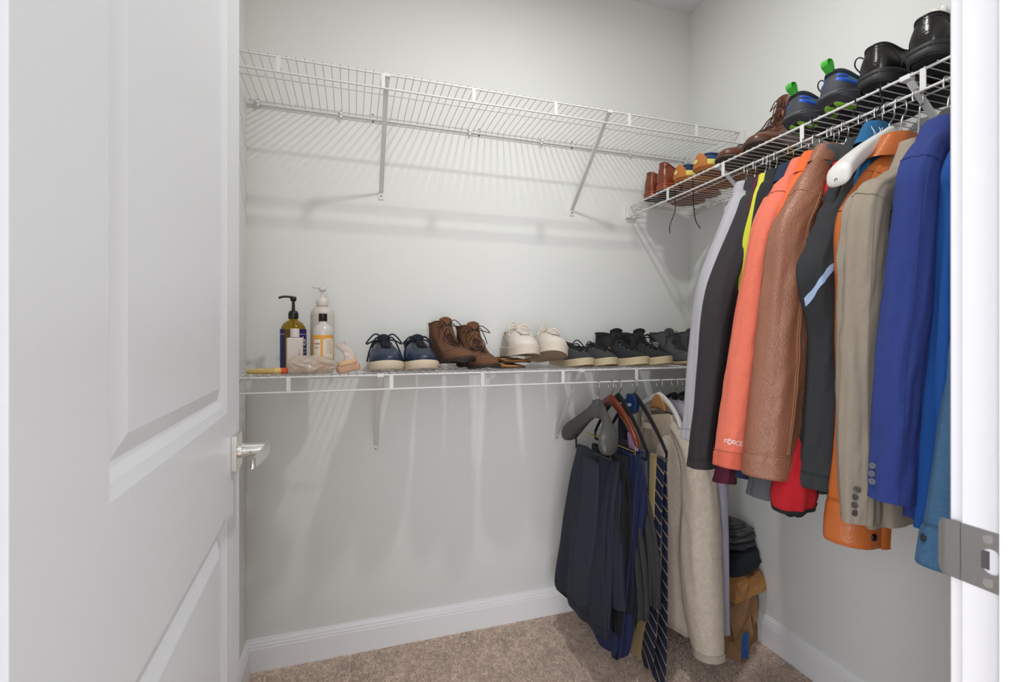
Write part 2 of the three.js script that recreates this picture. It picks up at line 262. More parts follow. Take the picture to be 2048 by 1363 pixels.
// ---------- door: two panel moulded leaf opened into the closet ----------
{
  const W = 0.771, DHt = 2.035, TH = 0.035;
  const d = new THREE.Group(); d.name = 'door_1'; scene.add(d); tag(d, 'white two panel door standing open, with chrome lever handle', 'door', null, 'structure');
  d.position.set(-1.7215, 0.012, 1.59);
  // local x: hinge to latch, local z: normal of the visible face
  const dir = V3(-0.0454, 0, -0.999).normalize(); d.rotation.y = Math.atan2(-dir.z, dir.x);
  const panels = [[0.135, 0.643, 1.048, 1.93], [0.135, 0.643, 0.24, 0.861]];
  const prof = [[0, 0], [0.011, -0.0035], [0.0135, -0.0042], [0.024, -0.0095], [0.028, -0.0105], [0.05, -0.0028]];
  const face = (sign) => {
    const list = [], sh = new THREE.Shape([new THREE.Vector2(0, 0), new THREE.Vector2(W, 0), new THREE.Vector2(W, DHt), new THREE.Vector2(0, DHt)]);
    for (const [x0, x1, y0, y1] of panels) sh.holes.push(new THREE.Path([new THREE.Vector2(x0, y0), new THREE.Vector2(x0, y1), new THREE.Vector2(x1, y1), new THREE.Vector2(x1, y0)]));
    list.push(flat(new THREE.ShapeGeometry(sh)));
    for (const [x0, x1, y0, y1] of panels) {
      const pos = [];
      for (let i = 0; i < prof.length - 1; i++) {
        const [a, za] = prof[i], [b, zb] = prof[i + 1];
        const A = [[x0 + a, y0 + a, za], [x1 - a, y0 + a, za], [x1 - a, y1 - a, za], [x0 + a, y1 - a, za]], B = [[x0 + b, y0 + b, zb], [x1 - b, y0 + b, zb], [x1 - b, y1 - b, zb], [x0 + b, y1 - b, zb]];
        for (let k = 0; k < 4; k++) { const l = (k + 1) % 4; for (const v of [A[k], A[l], B[l], A[k], B[l], B[k]]) pos.push(...v); }
      }
      const g = new THREE.BufferGeometry(); g.setAttribute('position', new THREE.Float32BufferAttribute(pos, 3)); g.setAttribute('uv', new THREE.Float32BufferAttribute(new Float32Array(pos.length / 3 * 2), 2)); g.computeVertexNormals();
      list.push(g);
    }
    return list;
  };
  const field = ([x0, x1, y0, y1]) => { const g = flat(new THREE.PlaneGeometry(x1 - x0 - 0.1, y1 - y0 - 0.1)); g.translate((x0 + x1) / 2, (y0 + y1) / 2, -0.0028); return g; };
  const front = merge(face(1)), back = front.clone(); back.applyMatrix4(new THREE.Matrix4().makeScale(1, 1, -1)); back.translate(0, 0, -TH);
  const edges = [slab(0, W, -0.0001, 0, -TH, 0), slab(0, W, DHt, DHt + 0.0001, -TH, 0), slab(W, W + 0.0001, 0, DHt, -TH, 0), slab(-0.0001, 0, 0, DHt, -TH, 0)];
  const leaf = mesh('door_leaf', merge([front, back, ...edges]), DOORW, d);
  for (const p of panels) { const g = field(p), h = g.clone(); h.applyMatrix4(new THREE.Matrix4().makeScale(1, 1, -1)); h.translate(0, 0, -TH); mesh('door_panel', merge([g, h]), DOORW, d); }
  // lever set on both faces
  for (const s of [1, -1]) {
    const hd = new THREE.Group(); hd.name = 'lever_handle'; d.add(hd); hd.position.set(W - 0.058, 0.965, s > 0 ? 0 : -TH); if (s < 0) hd.rotation.y = Math.PI;
    tag(hd, 'chrome lever handle on a square rose');
    mesh('rose', rbox(0.066, 0.066, 0.0095, 0.0012, 0, 0, 0.00475), CHROME, hd);
    mesh('stem', merge([cyl(0.0145, 0.0155, 0.004, 0, 0, 0.0115, 28, 'z'), cyl(0.0133, 0.0133, 0.006, 0, 0, 0.0165, 28, 'z'), cyl(0.012, 0.012, 0.04, 0, 0, 0.036, 28, 'z')]), CHROME, hd);
    mesh('set_screw', cyl(0.0016, 0.0016, 0.001, 0, -0.002, 0, 10, 'x').translate(-0.0123, -0.001, 0.03), SCREW, hd);
    // flat blade sweeping back toward the hinge with a curled down end
    const pts = []; for (let i = 0; i <= 20; i++) { const t = i / 20; pts.push([0.012 - t * 0.118 * s, 0, 0.0585]); }
    const gl = gridGeo((u, v) => { const t = v, x = (0.013 - t * 0.118) * s, hh = lerp(0.0125, 0.0095, t), th = 0.0035, a = u * Math.PI * 2, c = Math.cos(a), q = Math.sin(a); const e = 0.35; const cu = Math.sign(c) * Math.pow(Math.abs(c), e), su = Math.sign(q) * Math.pow(Math.abs(q), e); return [x, cu * hh - 0.004 * t * t, 0.058 + su * th - 0.012 * t * t]; }, 24, 24, { closeU: true, capStart: true, capEnd: true });
    mesh('lever', gl, CHROME, hd);
  }
  const lp = mesh('latch_plate', slab(W, W + 0.0012, 0.937, 0.993, -0.029, -0.006), STEEL, d); mesh('latch_bolt', slab(W, W + 0.009, 0.956, 0.974, -0.023, -0.012), CHROME, lp);
  for (const y of [0.2, 0.76, 1.83]) mesh('hinge', merge([cyl(0.0055, 0.0055, 0.09, -0.004, y, 0.004, 12), slab(-0.002, 0.001, y - 0.045, y + 0.045, -0.03, 0)]), STEEL, d);
}

// ---------- the room outside the door (behind the camera) ----------
struct('wall_hall_right', slab(0.7, 0.82, 0, H, ZF, 4.6), WALL, 'pale grey wall of the room outside the closet, right', 'wall');
HALL_FILL_LIGHTS.forEach(([[wx, wy, wz], ww, wh, [dx, dz]], i) => {
  const a = ww / 2, b = wh / 2, side = dx !== 0;
  // u runs along the wall, t from the room face outward
  const S = (u0, u1, y0, y1, t0, t1) => (side ? slab(wx - t1, wx - t0, y0, y1, u0, u1) : slab(u0, u1, y0, y1, wz + t0, wz + t1));
  const c = side ? wz : wx, e0 = side ? ZF : -3.42, e1 = side ? 4.72 : 0.82;
  struct(side ? 'wall_hall_left' : 'wall_hall_back', merge([S(e0, c - a, 0, H, 0, T), S(c + a, e1, 0, H, 0, T), S(c - a, c + a, 0, wy - b, 0, T), S(c - a, c + a, wy + b, H, 0, T)]), WALL, side ? 'pale grey wall of the room outside the closet, left' : 'pale grey wall of the room outside the closet, far end', 'wall');
  const w = new THREE.Group(); w.name = 'added_window_' + (i + 1); scene.add(w); tag(w, side ? 'added fill light framed as a white window on the left wall outside' : 'added fill light framed as a white window on the far wall outside', 'window', null, 'structure');
  mesh('added_window_frame', merge([S(c - a, c + a, wy - b, wy - b + 0.04, 0, 0.05), S(c - a, c + a, wy + b - 0.04, wy + b, 0, 0.05), S(c - a, c - a + 0.04, wy - b, wy + b, 0, 0.05), S(c + a - 0.04, c + a, wy - b, wy + b, 0, 0.05), S(c - 0.015, c + 0.015, wy - b, wy + b, 0, 0.05)]), TRIM, w);
  mesh('glow_panel', S(c - a, c + a, wy - b, wy + b, 0.055, 0.065), new THREE.MeshStandardMaterial({ color: 0xffffff, emissive: 0xf4f8ff, emissiveIntensity: 1.2, roughness: 0.8 }), w);  // added glowing panel; this window exists only to fill the closet with light
});
struct('ceiling_hall', slab(-3.42, 0.82, H, H + 0.1, ZF + T, 4.72), CEIL, 'flat white ceiling of the room outside the closet', 'ceiling');
{
  const l = thing('ceiling_lamp', 'round flush white ceiling lamp in the closet', 'lamp', CLOSET_LAMP);
  mesh('base_ring', lathe([[0.001, 0], [0.115, 0], [0.118, -0.006], [0.118, -0.028], [0.108, -0.03], [0.108, -0.02], [0.001, -0.02]], 40), PLASTICW, l);
  mesh('diffuser', lathe([[0.001, -0.05], [0.04, -0.0495], [0.08, -0.045], [0.103, -0.036], [0.107, -0.024]], 40), new THREE.MeshStandardMaterial({ color: 0xffffff, emissive: 0xfff8f0, emissiveIntensity: 2, roughness: 0.6 }), l);
}

// ---------- wire shelves ----------
const SD = 0.336;                                 // depth from wall to front rod
// local x along the shelf, local z away from the wall, y = 0 at the front rod
function wireShelf(name, label, L, pos, turn, ties, braces, clips, opt = {}) {
  const s = thing(name, label, 'shelf', pos, turn, 'white wire closet shelves');
  const r = 0.0032, wg = (() => { const w = 0.0015; return wire([[0, 0.0042, SD + 0.003], [0, 0.0046, SD - 0.004], [0, 0.0044, SD * 0.6], [0, 0.0044, 0.03], [0, 0.0042, 0.013], [0, -0.001, 0.0095], [0, -0.011, 0.0085]], w, 16, 5, false, 0.2); })();
  mesh('front_rod', rod([0, 0, SD], [L, 0, SD], r, 10), WIREW, s);
  mesh('hang_rod', rod([0, -0.0455, SD + 0.001], [L, -0.0455, SD + 0.001], r, 10), WIREW, s);
  mesh('middle_rod', rod([0.012, 0.0004, 0.2], [L - 0.012, 0.0004, 0.2], 0.0024, 8), WIREW, s);
  mesh('back_rod', rod([0.006, 0.0008, 0.0155], [L - 0.006, 0.0008, 0.0155], 0.0026, 8), WIREW, s);
  mesh('back_rod', rod([0.006, -0.0105, 0.011], [L - 0.006, -0.0105, 0.011], 0.0024, 8), WIREW, s);
  for (let x = 0.016; x < L - 0.01; x += 0.0254) { const m = mesh('cross_wire', wg, WIREW, s); m.position.x = x; }
  const tg = rbox(0.0125, 0.05, 0.0035, 0.001, 0, -0.0228, SD + 0.0035);
  for (const x of ties) mesh('rod_tie', tg, WIREW, s).position.x = x;
  for (const b of braces) {
    const x = b[0], dy = b[1] || 0.295, g = new THREE.Group(); g.name = 'support_brace'; s.add(g); g.position.x = x;
    mesh('strut', merge([bar([0, -0.003, SD - 0.012], [b[2] || 0, -dy + 0.012, 0.006], 0.005, 0.0165, [1, 0, 0]), rbox(0.022, 0.012, 0.02, 0.002, 0, -0.001, SD - 0.006)]), WIREW, g);
    const f = mesh('foot', rbox(0.02, 0.034, 0.004, 0.0015, b[2] || 0, -dy, 0.002), WIREW, g); mesh('screw', cyl(0.0032, 0.0032, 0.0015, b[2] || 0, -dy - 0.004, 0.0048, 10, 'z'), SCREW, f);
  }
  for (const x of clips) {
    const c = mesh('wall_clip', merge([rbox(0.014, 0.024, 0.011, 0.003, 0, -0.002, 0.0055), cyl(0.0065, 0.0045, 0.012, 0, -0.004, 0.016, 12, 'z'), rbox(0.009, 0.018, 0.01, 0.002, 0, -0.012, 0.013)]), PLASTICW, s); c.position.x = x;
    mesh('screw', cyl(0.003, 0.003, 0.002, 0, 0.006, 0.0115, 10, 'z'), SCREW, c);
  }
  for (const x of opt.screws || []) mesh('wall_anchor', merge([cyl(0.0035, 0.0035, 0.003, x, 0.012, 0.0015, 10, 'z'), cyl(0.0035, 0.0035, 0.003, x, -0.014, 0.0015, 10, 'z')]), SCREW, s);
  for (const [x, sd] of [[0, 1], [L, -1]]) {
    const e = mesh('end_bracket', merge([rbox(0.02, 0.062, 0.045, 0.003, x + sd * 0.008, -0.022, SD - 0.006), rbox(0.005, 0.05, 0.075, 0.002, x + sd * 0.0008, -0.018, SD - 0.03), cyl(0.009, 0.009, 0.005, x + sd * 0.001, 0.012, SD - 0.062, 14, 'x'), cyl(0.003, 0.003, 0.005, x + sd * 0.003, 0.012, SD - 0.062, 8, 'x')]), PLASTICW, s);
  }
  return s;
}
const UY = 2.0397, LY = 1.0753, RY = 1.7892;
const LX = 0.001 - XL; // local x of world 0 for shelves along the back wall
const bx = (w) => w - XL - 0.001;
wireShelf('wire_shelf', 'empty white wire shelf high on the back wall', -XL - 0.002, [XL + 0.001, UY, 0], 0, [-1.747, -1.442, -1.144, -0.842, -0.54, -0.234].map(bx), [[bx(-1.43)], [bx(-0.62)]], [-1.856, -1.576, -1.081, -0.767, -0.334, -0.031].map(bx), { screws: [-1.46, -1.04, -0.62].map(bx) });
wireShelf('wire_shelf', 'white wire shelf at mid height on back wall carrying bottles and shoes', -XL - 0.002, [XL + 0.001, LY, 0], 0, [-1.719, -1.416, -1.113, -0.814, -0.509, -0.205].map(bx), [[bx(-1.45), 0.305], [bx(-0.737), 0.31, 0.045]], [-1.85, -1.6, -1.3, -1.0, -0.7, -0.4, -0.06].map(bx));
wireShelf('wire_shelf', 'white wire shelf on right wall with shoes on top and jackets hanging below', ZF - 0.004, [0, RY, 0.002], -Math.PI / 2, [0.296, 0.601, 0.905, 1.208, 1.5], [[0.57, 0.295], [1.17, 0.295]], [0.05, 0.35, 0.65, 0.95, 1.25, 1.55]);
// ---------- shoes ----------
// local frame: heel at z = 0, toe at z = L, x to the side, y up from the ground
const OUT = [[0, 0], [0.42, 0.012], [0.64, 0.07], [0.69, 0.2], [0.70, 0.38], [0.84, 0.55], [0.98, 0.68], [0.97, 0.80], [0.76, 0.92], [0.40, 0.985], [0.02, 1.0], [-0.42, 0.975], [-0.78, 0.90], [-0.98, 0.78], [-1.0, 0.66], [-0.88, 0.54], [-0.74, 0.38], [-0.70, 0.2], [-0.64, 0.07], [-0.42, 0.012]];
function shoeForm(o) {
  const { L = 0.29, W = 0.105, sole = 0.024, spring = 0.012, heelH = 0, rimH = [0.085, 0.06, 0.095], rimZ = [0.012, 0.47], rimW = 0.034, toeH = 0.035, vamp = [0.42, 0.12], bulge = 0.004, side = 1, bevel = 0 } = o;
  const curve = new THREE.CatmullRomCurve3(OUT.map(([x, z]) => V3(x * W / 2 * side, 0, z * L)), true, 'centripetal');
  const cache = []; for (let i = 0; i <= 240; i++) cache.push(curve.getPoint(i / 240));
  const B = (t) => { t = ((t % 1) + 1) % 1; const f = t * 240, i = Math.floor(f), a = cache[i], b = cache[Math.min(240, i + 1)]; return a.clone().lerp(b, f - i); };
  const lift = (z) => spring * Math.pow(clamp((z / L - 0.62) / 0.38, 0, 1.2), 2) + heelH * (1 - sstep(0.22, 0.62, z / L));
  const R = (t) => { const a = t * Math.PI * 2, c = Math.cos(a), s = Math.sin(a) * side; const zc = (rimZ[0] + rimZ[1] * L) / 2, zr = (rimZ[1] * L - rimZ[0]) / 2; const k = (1 - c) / 2; const y = k < 0.5 ? lerp(rimH[0], rimH[1], sstep(0, 0.5, k)) : lerp(rimH[1], rimH[2], sstep(0.5, 1, k)); return V3(rimW * Math.sign(s) * Math.pow(Math.abs(s), 0.8), y + sole * 0, zc - zr * c); };
  const out = (t) => { const e = 0.006, a = B(t - e), b = B(t + e), d = b.sub(a).normalize(); const n = V3(d.z, 0, -d.x); const p = B(t); if (n.dot(V3(p.x, 0, p.z - L * 0.5)) < 0) n.negate(); return n; };
  const surf = (t, v) => {
    const b = B(t), r = R(t), n = out(t); b.addScaledVector(n, -0.003); b.y = sole;
    const hv = V3(b.x - r.x, 0, b.z - r.z), hd = hv.length(); hv.normalize(); const dy = r.y - sole, w = clamp((hd - 0.03) / (0.4 * L), 0, 1);
    const p1 = b.clone().addScaledVector(n, bulge * (1 - w) + 0.001).add(V3(0, lerp(0.45 * dy, toeH, w), 0));
    const p2 = r.clone().addScaledVector(hv, lerp(0.15, vamp[0], w) * hd).add(V3(0, -lerp(0.3, vamp[1], w) * dy, 0));
    const u = 1 - v, q = b.multiplyScalar(u * u * u).addScaledVector(p1, 3 * u * u * v).addScaledVector(p2, 3 * u * v * v).addScaledVector(r, v * v * v);
    q.y += lift(q.z) ; return q;
  };
  const normal = (t, v) => { const e = 0.006, a = surf(t + e, v).sub(surf(t - e, v)), b = surf(t, Math.min(1, v + e)).sub(surf(t, Math.max(0, v - e))), n = a.cross(b).normalize(), p = surf(t, v); if (n.dot(V3(p.x, 0.02 + v * 0.05, (p.z - L * 0.45) * 0.5)) < 0) n.negate(); return n; };
  const at = (t, v, off = 0) => surf(t, v).addScaledVector(normal(t, v), off);
  const patch = (t0, t1, v0, v1, off = 0.0012, nt = 18, nv = 8) => { const f0 = typeof v0 === 'function' ? v0 : () => v0, f1 = typeof v1 === 'function' ? v1 : () => v1; return gridGeo((a, b) => { const edge = Math.min(a, 1 - a, b, 1 - b) < 1e-6; return at(lerp(t0, t1, a), lerp(f0(a), f1(a), b), edge ? -0.0006 : off).toArray(); }, nt, nv); };
  return { L, W, sole, B, R, out, surf, normal, at, patch, lift, side, bevel };
}
// wall of the sole: profile of [outset, y]; follows the lift
function soleGeo(F, prof, seg = 72, liftK = 1, z1 = 9, y0 = 0) {
  return gridGeo((u, v) => { const k = Math.round(v * (prof.length - 1)), [o, y] = prof[k], p = F.B(u), n = F.out(u); p.addScaledVector(n, o); p.z = Math.min(p.z, z1); const bv = F.bevel ? F.bevel * Math.pow(clamp(1 - p.z / 0.07, 0, 1), 2) * clamp(1 - y / 0.04, 0, 1) : 0; return [p.x, y + F.lift(p.z) * liftK + bv, p.z]; }, seg, prof.length - 1, { closeU: true, capStart: true, capEnd: true });
}
function ribs(n, h, o = 0.002, d = 0.0012) { const p = [[-0.003, 0.0005], [o - 0.001, 0.001]]; for (let i = 0; i < n; i++) { const a = 0.002 + (h - 0.003) * i / n, b = 0.002 + (h - 0.003) * (i + 1) / n; p.push([o, a + 0.0006], [o, b - 0.0008], [o - d, b - 0.0002]); } p.push([o - 0.002, h], [-0.008, h]); return p; }
// outside: feather line to rim; inside: rim to insole
function upperGeo(F, seg = 64, nv = 22) { return gridGeo((u, v) => F.surf(u, v).toArray(), seg, nv, { closeU: true }); }
function liningGeo(F, depth = 0.045) { return gridGeo((u, v) => { const r = F.surf(u, 1), c = V3(0, r.y, (F.R(0).z + F.R(0.5).z) / 2); const k = lerp(0.97, 0.72, v); const p = r.clone().lerp(c, 1 - k); p.y = r.y - depth * v - 0.001; if (v > 0.95) p.y = Math.min(p.y, F.sole + F.lift(p.z) + 0.012); return p.toArray(); }, 40, 6, { closeU: true, capEnd: true }); }
function collarGeo(F, r = 0.0035) { const pts = []; for (let i = 0; i < 40; i++) pts.push(F.surf(i / 40, 0.995)); return wire(pts, r, 90, 7, true); }
// laces: crossings between eyelet rows plus a bow; returns {laces, eyelets}
function laceSet(F, rows, sp, r, seed, { bow = true, tail = 0.05, drop = 0.02, flat = 1, loop = 0.05 } = {}) {
  const rd = rng(seed), parts = [], eyes = [];
  rows.forEach((v, i) => {
    const s = sp[0] + (sp[1] - sp[0]) * (i / Math.max(1, rows.length - 1)), a = F.at(0.5 - s, v, r), b = F.at(0.5 + s, v, r); eyes.push(a.clone(), b.clone());
    const m = F.at(0.5, v, r * 2.2); parts.push(wire([a, a.clone().lerp(m, 0.5).addScaledVector(F.normal(0.5 - s / 2, v), r), m, b.clone().lerp(m, 0.5).addScaledVector(F.normal(0.5 + s / 2, v), r), b], r, 14, 5));
    if (i) { const p = rows[i - 1], s0 = sp[0] + (sp[1] - sp[0]) * ((i - 1) / Math.max(1, rows.length - 1)); const c = F.at(0.5, (v + p) / 2, r * 3); parts.push(wire([F.at(0.5 - s0, p, r), c, F.at(0.5 + s, v, r)], r, 10, 5), wire([F.at(0.5 + s0, p, r), c.clone().add(V3(0, 0.001, 0)), F.at(0.5 - s, v, r)], r, 10, 5)); }
  });
  if (bow) {
    const v = rows[rows.length - 1], k = F.at(0.5, Math.min(0.98, v), r * 4), n = F.normal(0.5, Math.min(0.98, v));
    for (const sd of [-1, 1]) {
      const w = loop * (0.8 + 0.5 * rd()), up = 0.010 + 0.012 * rd();
      parts.push(wire([k, k.clone().add(V3(sd * w * 0.5, up, 0.006)), k.clone().add(V3(sd * w, up * 0.1 - drop * 0.4, 0.012 + 0.012 * rd())), k.clone().add(V3(sd * w * 0.55, -0.004, 0.016)), k], r, 26, 5));
      parts.push(wire([k, k.clone().add(V3(sd * tail * 0.45, 0.006, 0.010)), k.clone().add(V3(sd * tail * 0.8, -drop * 0.7, 0.012)), k.clone().add(V3(sd * tail * (0.8 + 0.3 * rd()), -drop * 1.7, 0.016 + 0.01 * rd()))], r, 18, 5));
    }
    const kn = new THREE.SphereGeometry(r * 2.2, 8, 6); kn.translate(...k.toArray()); parts.push(kn);
  }
  return { laces: merge(parts), eyes };
}
function tongueGeo(F, h, w, th = 0.004, back = 0) {
  const v0 = 0.8; const a = F.at(0.5, v0, 0.001), b = F.surf(0.5, 1); const keys = [a, a.clone().lerp(b, 0.5).add(V3(0, 0.003, 0)), b.clone().add(V3(0, 0.002, 0)), b.clone().add(V3(0, h * 0.6, -back * 0.4)), b.clone().add(V3(0, h, -back))];
  const c = new THREE.CatmullRomCurve3(keys);
  return gridGeo((u, v) => { const p = c.getPoint(v), t = u * Math.PI * 2, cx = Math.cos(t), sz = Math.sin(t), ww = w * lerp(0.7, 1, v) * (v > 0.93 ? 0.86 : 1); return [p.x + cx * ww, p.y + sz * th * 0.5 - cx * cx * 0.006, p.z + sz * th]; }, 20, 14, { closeU: true, capStart: true, capEnd: true });
}
const eyeGeo = new THREE.TorusGeometry(0.0026, 0.0011, 5, 10);
function addEyes(F, eyes, mat, parent, scale = 1) { for (const e of eyes) { const m = mesh('eyelet', eyeGeo, mat, parent); m.position.copy(e); m.scale.setScalar(scale); m.rotation.x = -1.0; } }
const LINING = M(0x26262a, 0.95), INSOLE_TAN = M(0xb89a78, 0.9);

function sneaker(name, label, group, pos, turn, o) {
  const g = thing(name, label, 'shoe', pos, turn, group); if (o.roll) g.rotation.set(o.pitch || 0, turn, o.roll, 'YXZ'); else if (o.pitch) g.rotation.set(o.pitch, turn, 0, 'YXZ');
  const F = shoeForm({ L: 0.292, W: 0.108, sole: 0.026, rimH: [0.092, 0.068, 0.092], rimZ: [0.012, 0.46], toeH: 0.034, ...o.form });
  const sm = mesh('sole', soleGeo(F, o.soleProf || ribs(3, F.sole + 0.004)), o.soleMat, g);
  if (o.outMat) mesh('outsole', soleGeo(F, [[-0.004, 0], [0.0005, 0.0003], [0.0012, 0.002], [0.001, 0.0045], [-0.004, 0.005]]), o.outMat, g);
  mesh('upper', upperGeo(F), o.upMat, g); mesh('lining', liningGeo(F), o.lining || LINING, g); mesh('collar', collarGeo(F, o.collarR || 0.004), o.collarMat || o.upMat, g);
  if (o.toeCap) mesh('toe_cap', F.patch(0.37, 0.63, 0.02, (a) => 0.30 + 0.10 * Math.sin(a * Math.PI), 0.0014), o.toeCap, g);
  if (o.mudguard) mesh('toe_guard', F.patch(0.3, 0.7, 0.02, (a) => 0.16 + 0.03 * Math.cos(a * 12.56), 0.0016, 26), o.mudguard, g);
  if (o.heelTab) mesh('heel_tab', merge([F.patch(-0.07, 0.07, 0.35, 0.98, 0.0016)]), o.heelTab, g);
  if (o.eyestay) for (const s of [-1, 1]) mesh('eyestay', F.patch(0.5 + s * 0.035, 0.5 + s * 0.095, 0.45, 0.99, 0.0014, 6, 12), o.eyestay, g);
  mesh('tongue', tongueGeo(F, o.tongueH || 0.018, o.tongueW || 0.024, 0.004, o.tongueBack || 0.004), o.tongueMat || o.upMat, g);
  const ls = laceSet(F, o.rows || [0.52, 0.62, 0.72, 0.82, 0.92], o.sp || [0.035, 0.055], o.laceR || 0.0024, o.seed || 3, o.lace || {});
  const lm = mesh('laces', ls.laces, o.laceMat, g); if (o.eyeMat) addEyes(F, ls.eyes, o.eyeMat, g);
  g.userData.form = undefined; delete g.userData.form; return { g, F };
}

// --- lower shelf, left to right ---
const SY = LY + 0.0062;           // top of the wires
const SYR = RY + 0.0062;
const navyLeather = M(0x182842, 0.36, { bumpMap: texLeather, bumpScale: 0.0006 }), navyMesh = M(0x1b2438, 0.9, { bumpMap: texWeave, bumpScale: 0.0008 }), navyGrey = M(0x39404c, 0.8, { bumpMap: texWeave, bumpScale: 0.0006 });
const soleCream = mottle(0xd8c8ae, 0.06, { roughness: 0.75 }), soleGum = M(0xb08a5c, 0.8), laceNavy = M(0x171c28, 0.9);
const smoothSole = [[-0.006, 0.0003], [-0.001, 0.0006], [0.003, 0.006], [0.005, 0.015], [0.004, 0.025], [0.001, 0.029], [-0.008, 0.03]];
for (const [i, x, turn, lab] of [[0, -1.434, 0.03, 'navy leather sneaker with cream sole, left of its pair, nearest the bottles'], [1, -1.318, 0.05, 'navy leather sneaker with cream sole, right of its pair, beside the brown boot']]) {
  const { g, F } = sneaker('navy_sneaker', lab, 'navy sneakers on the middle shelf', [x, SY, 0.035], turn, { form: { L: 0.288, W: 0.112, sole: 0.027, side: i ? -1 : 1, rimH: [0.10, 0.075, 0.098], toeH: 0.036 }, soleProf: smoothSole, soleMat: soleCream, upMat: navyLeather, mudguard: navyLeather, eyestay: navyGrey, collarMat: navyMesh, tongueMat: navyMesh, laceMat: laceNavy, laceR: 0.0028, seed: 5 + i, tongueH: 0.026, lace: { loop: 0.055, tail: 0.06, drop: 0.045 } });
  mesh('vamp_panel', F.patch(0.42, 0.58, 0.36, 0.55, 0.0018, 14, 6), navyGrey, g);
  mesh('side_stripe', merge([F.patch(0.28, 0.36, 0.15, 0.75, 0.0018, 6, 10), F.patch(0.64, 0.72, 0.15, 0.75, 0.0018, 6, 10)]), M(0x274a78, 0.45), g);
  mesh('heel_loop', wire([F.surf(0, 1).toArray(), F.surf(0, 1).add(V3(-0.004, 0.016, -0.004)).toArray(), F.surf(0, 1).add(V3(0.006, 0.012, -0.008)).toArray(), F.surf(0.02, 0.94).toArray()], 0.003, 14), laceNavy, g);
}
// brown suede lace up boots
const suede = mottle(0x6d4930, 0.10), suedeDark = M(0x3c2718, 0.7), soleDark = M(0x35281f, 0.7), laceBrown = M(0x33221a, 0.9), brass = M(0xc9a25f, 0.3, { metal: 1 });
function boot(name, label, group, pos, turn, o) {
  const g = thing(name, label, 'boot', pos, turn, group); g.rotation.set(o.pitch || 0, turn, o.roll || 0, 'YXZ');
  const F = shoeForm({ L: 0.295, W: 0.102, sole: 0.012, heelH: 0.020, spring: 0.012, rimH: [0.138, 0.134, 0.146], rimZ: [0.002, 0.38], rimW: 0.041, toeH: 0.040, vamp: [0.10, 0.72], bulge: 0.004, ...o.form });
  mesh('sole', soleGeo(F, [[-0.004, 0.0004], [0.002, 0.0008], [0.0035, 0.004], [0.0025, 0.006], [0.0035, 0.0075], [0.0035, 0.0115], [0.001, 0.0135], [-0.006, 0.0138]]), o.soleMat || soleDark, g);
  mesh('heel', soleGeo(F, [[-0.004, 0], [-0.001, 0.0004], [0.0015, 0.009], [0.0005, 0.0095], [0.002, 0.010], [0.0025, 0.0205], [-0.004, 0.021]], 60, 0, 0.082), o.heelMat || soleDark, g);
  mesh('upper', upperGeo(F, 72, 30), o.upMat || suede, g); mesh('lining', liningGeo(F, 0.09), o.lining || M(0x4a3322, 0.95), g); mesh('collar', collarGeo(F, 0.0024), o.upMat || suede, g);
  mesh('toe_seam', wire([0.36, 0.40, 0.45, 0.5, 0.55, 0.60, 0.64].map((t) => F.at(t, 0.30 + 0.14 * Math.sin((t - 0.36) / 0.28 * Math.PI), 0.0006)), 0.0009, 30, 5), suedeDark, g);
  for (const s of [-1, 1]) mesh('eyestay', F.patch(0.5 + s * 0.03, 0.5 + s * 0.11, 0.5, 0.99, 0.0014, 6, 16), o.upMat || suede, g);
  mesh('tongue', tongueGeo(F, 0.014, 0.026, 0.003, 0.002), o.upMat || suede, g);
  const rows = [0.50, 0.58, 0.66, 0.75, 0.84, 0.93], ls = laceSet(F, rows, [0.035, 0.055], 0.0017, o.seed || 2, { loop: 0.045, tail: 0.045, drop: 0.03, ...o.lace });
  // a second looser pass of lace ends hanging down the front
  const rd = rng(o.seed || 2), extra = []; for (let k = 0; k < 3; k++) { const a = F.at(0.5 + (rd() - 0.5) * 0.06, 0.92, 0.006), b = F.at(0.5 + (rd() - 0.5) * 0.2, 0.7, 0.010), c = F.at(0.5 + (rd() - 0.5) * 0.16, 0.52, 0.008), d = F.at(0.5 + (rd() - 0.5) * 0.3, 0.62, 0.006); extra.push(wire([a, b, c, d], 0.0016, 22, 5)); }
  mesh('laces', merge([ls.laces, ...extra]), o.laceMat || laceBrown, g);
  addEyes(F, ls.eyes.slice(-4), o.eyeMat || brass, g, 1.25); if (!o.noLowEyes) addEyes(F, ls.eyes.slice(0, -4), SCREW, g, 0.8);
  return { g, F };
}
boot('brown_boot', 'brown suede lace-up boot beside the navy sneakers, toe lifted off shelf', 'brown suede boots', [-1.226, SY + 0.010, 0.04], 0.22, { seed: 21, pitch: -0.06 });
boot('brown_boot', 'brown suede lace-up boot beside the white sneakers, toe at shelf edge', 'brown suede boots', [-1.120, SY, 0.045], 0.16, { seed: 22, form: { side: -1 } });
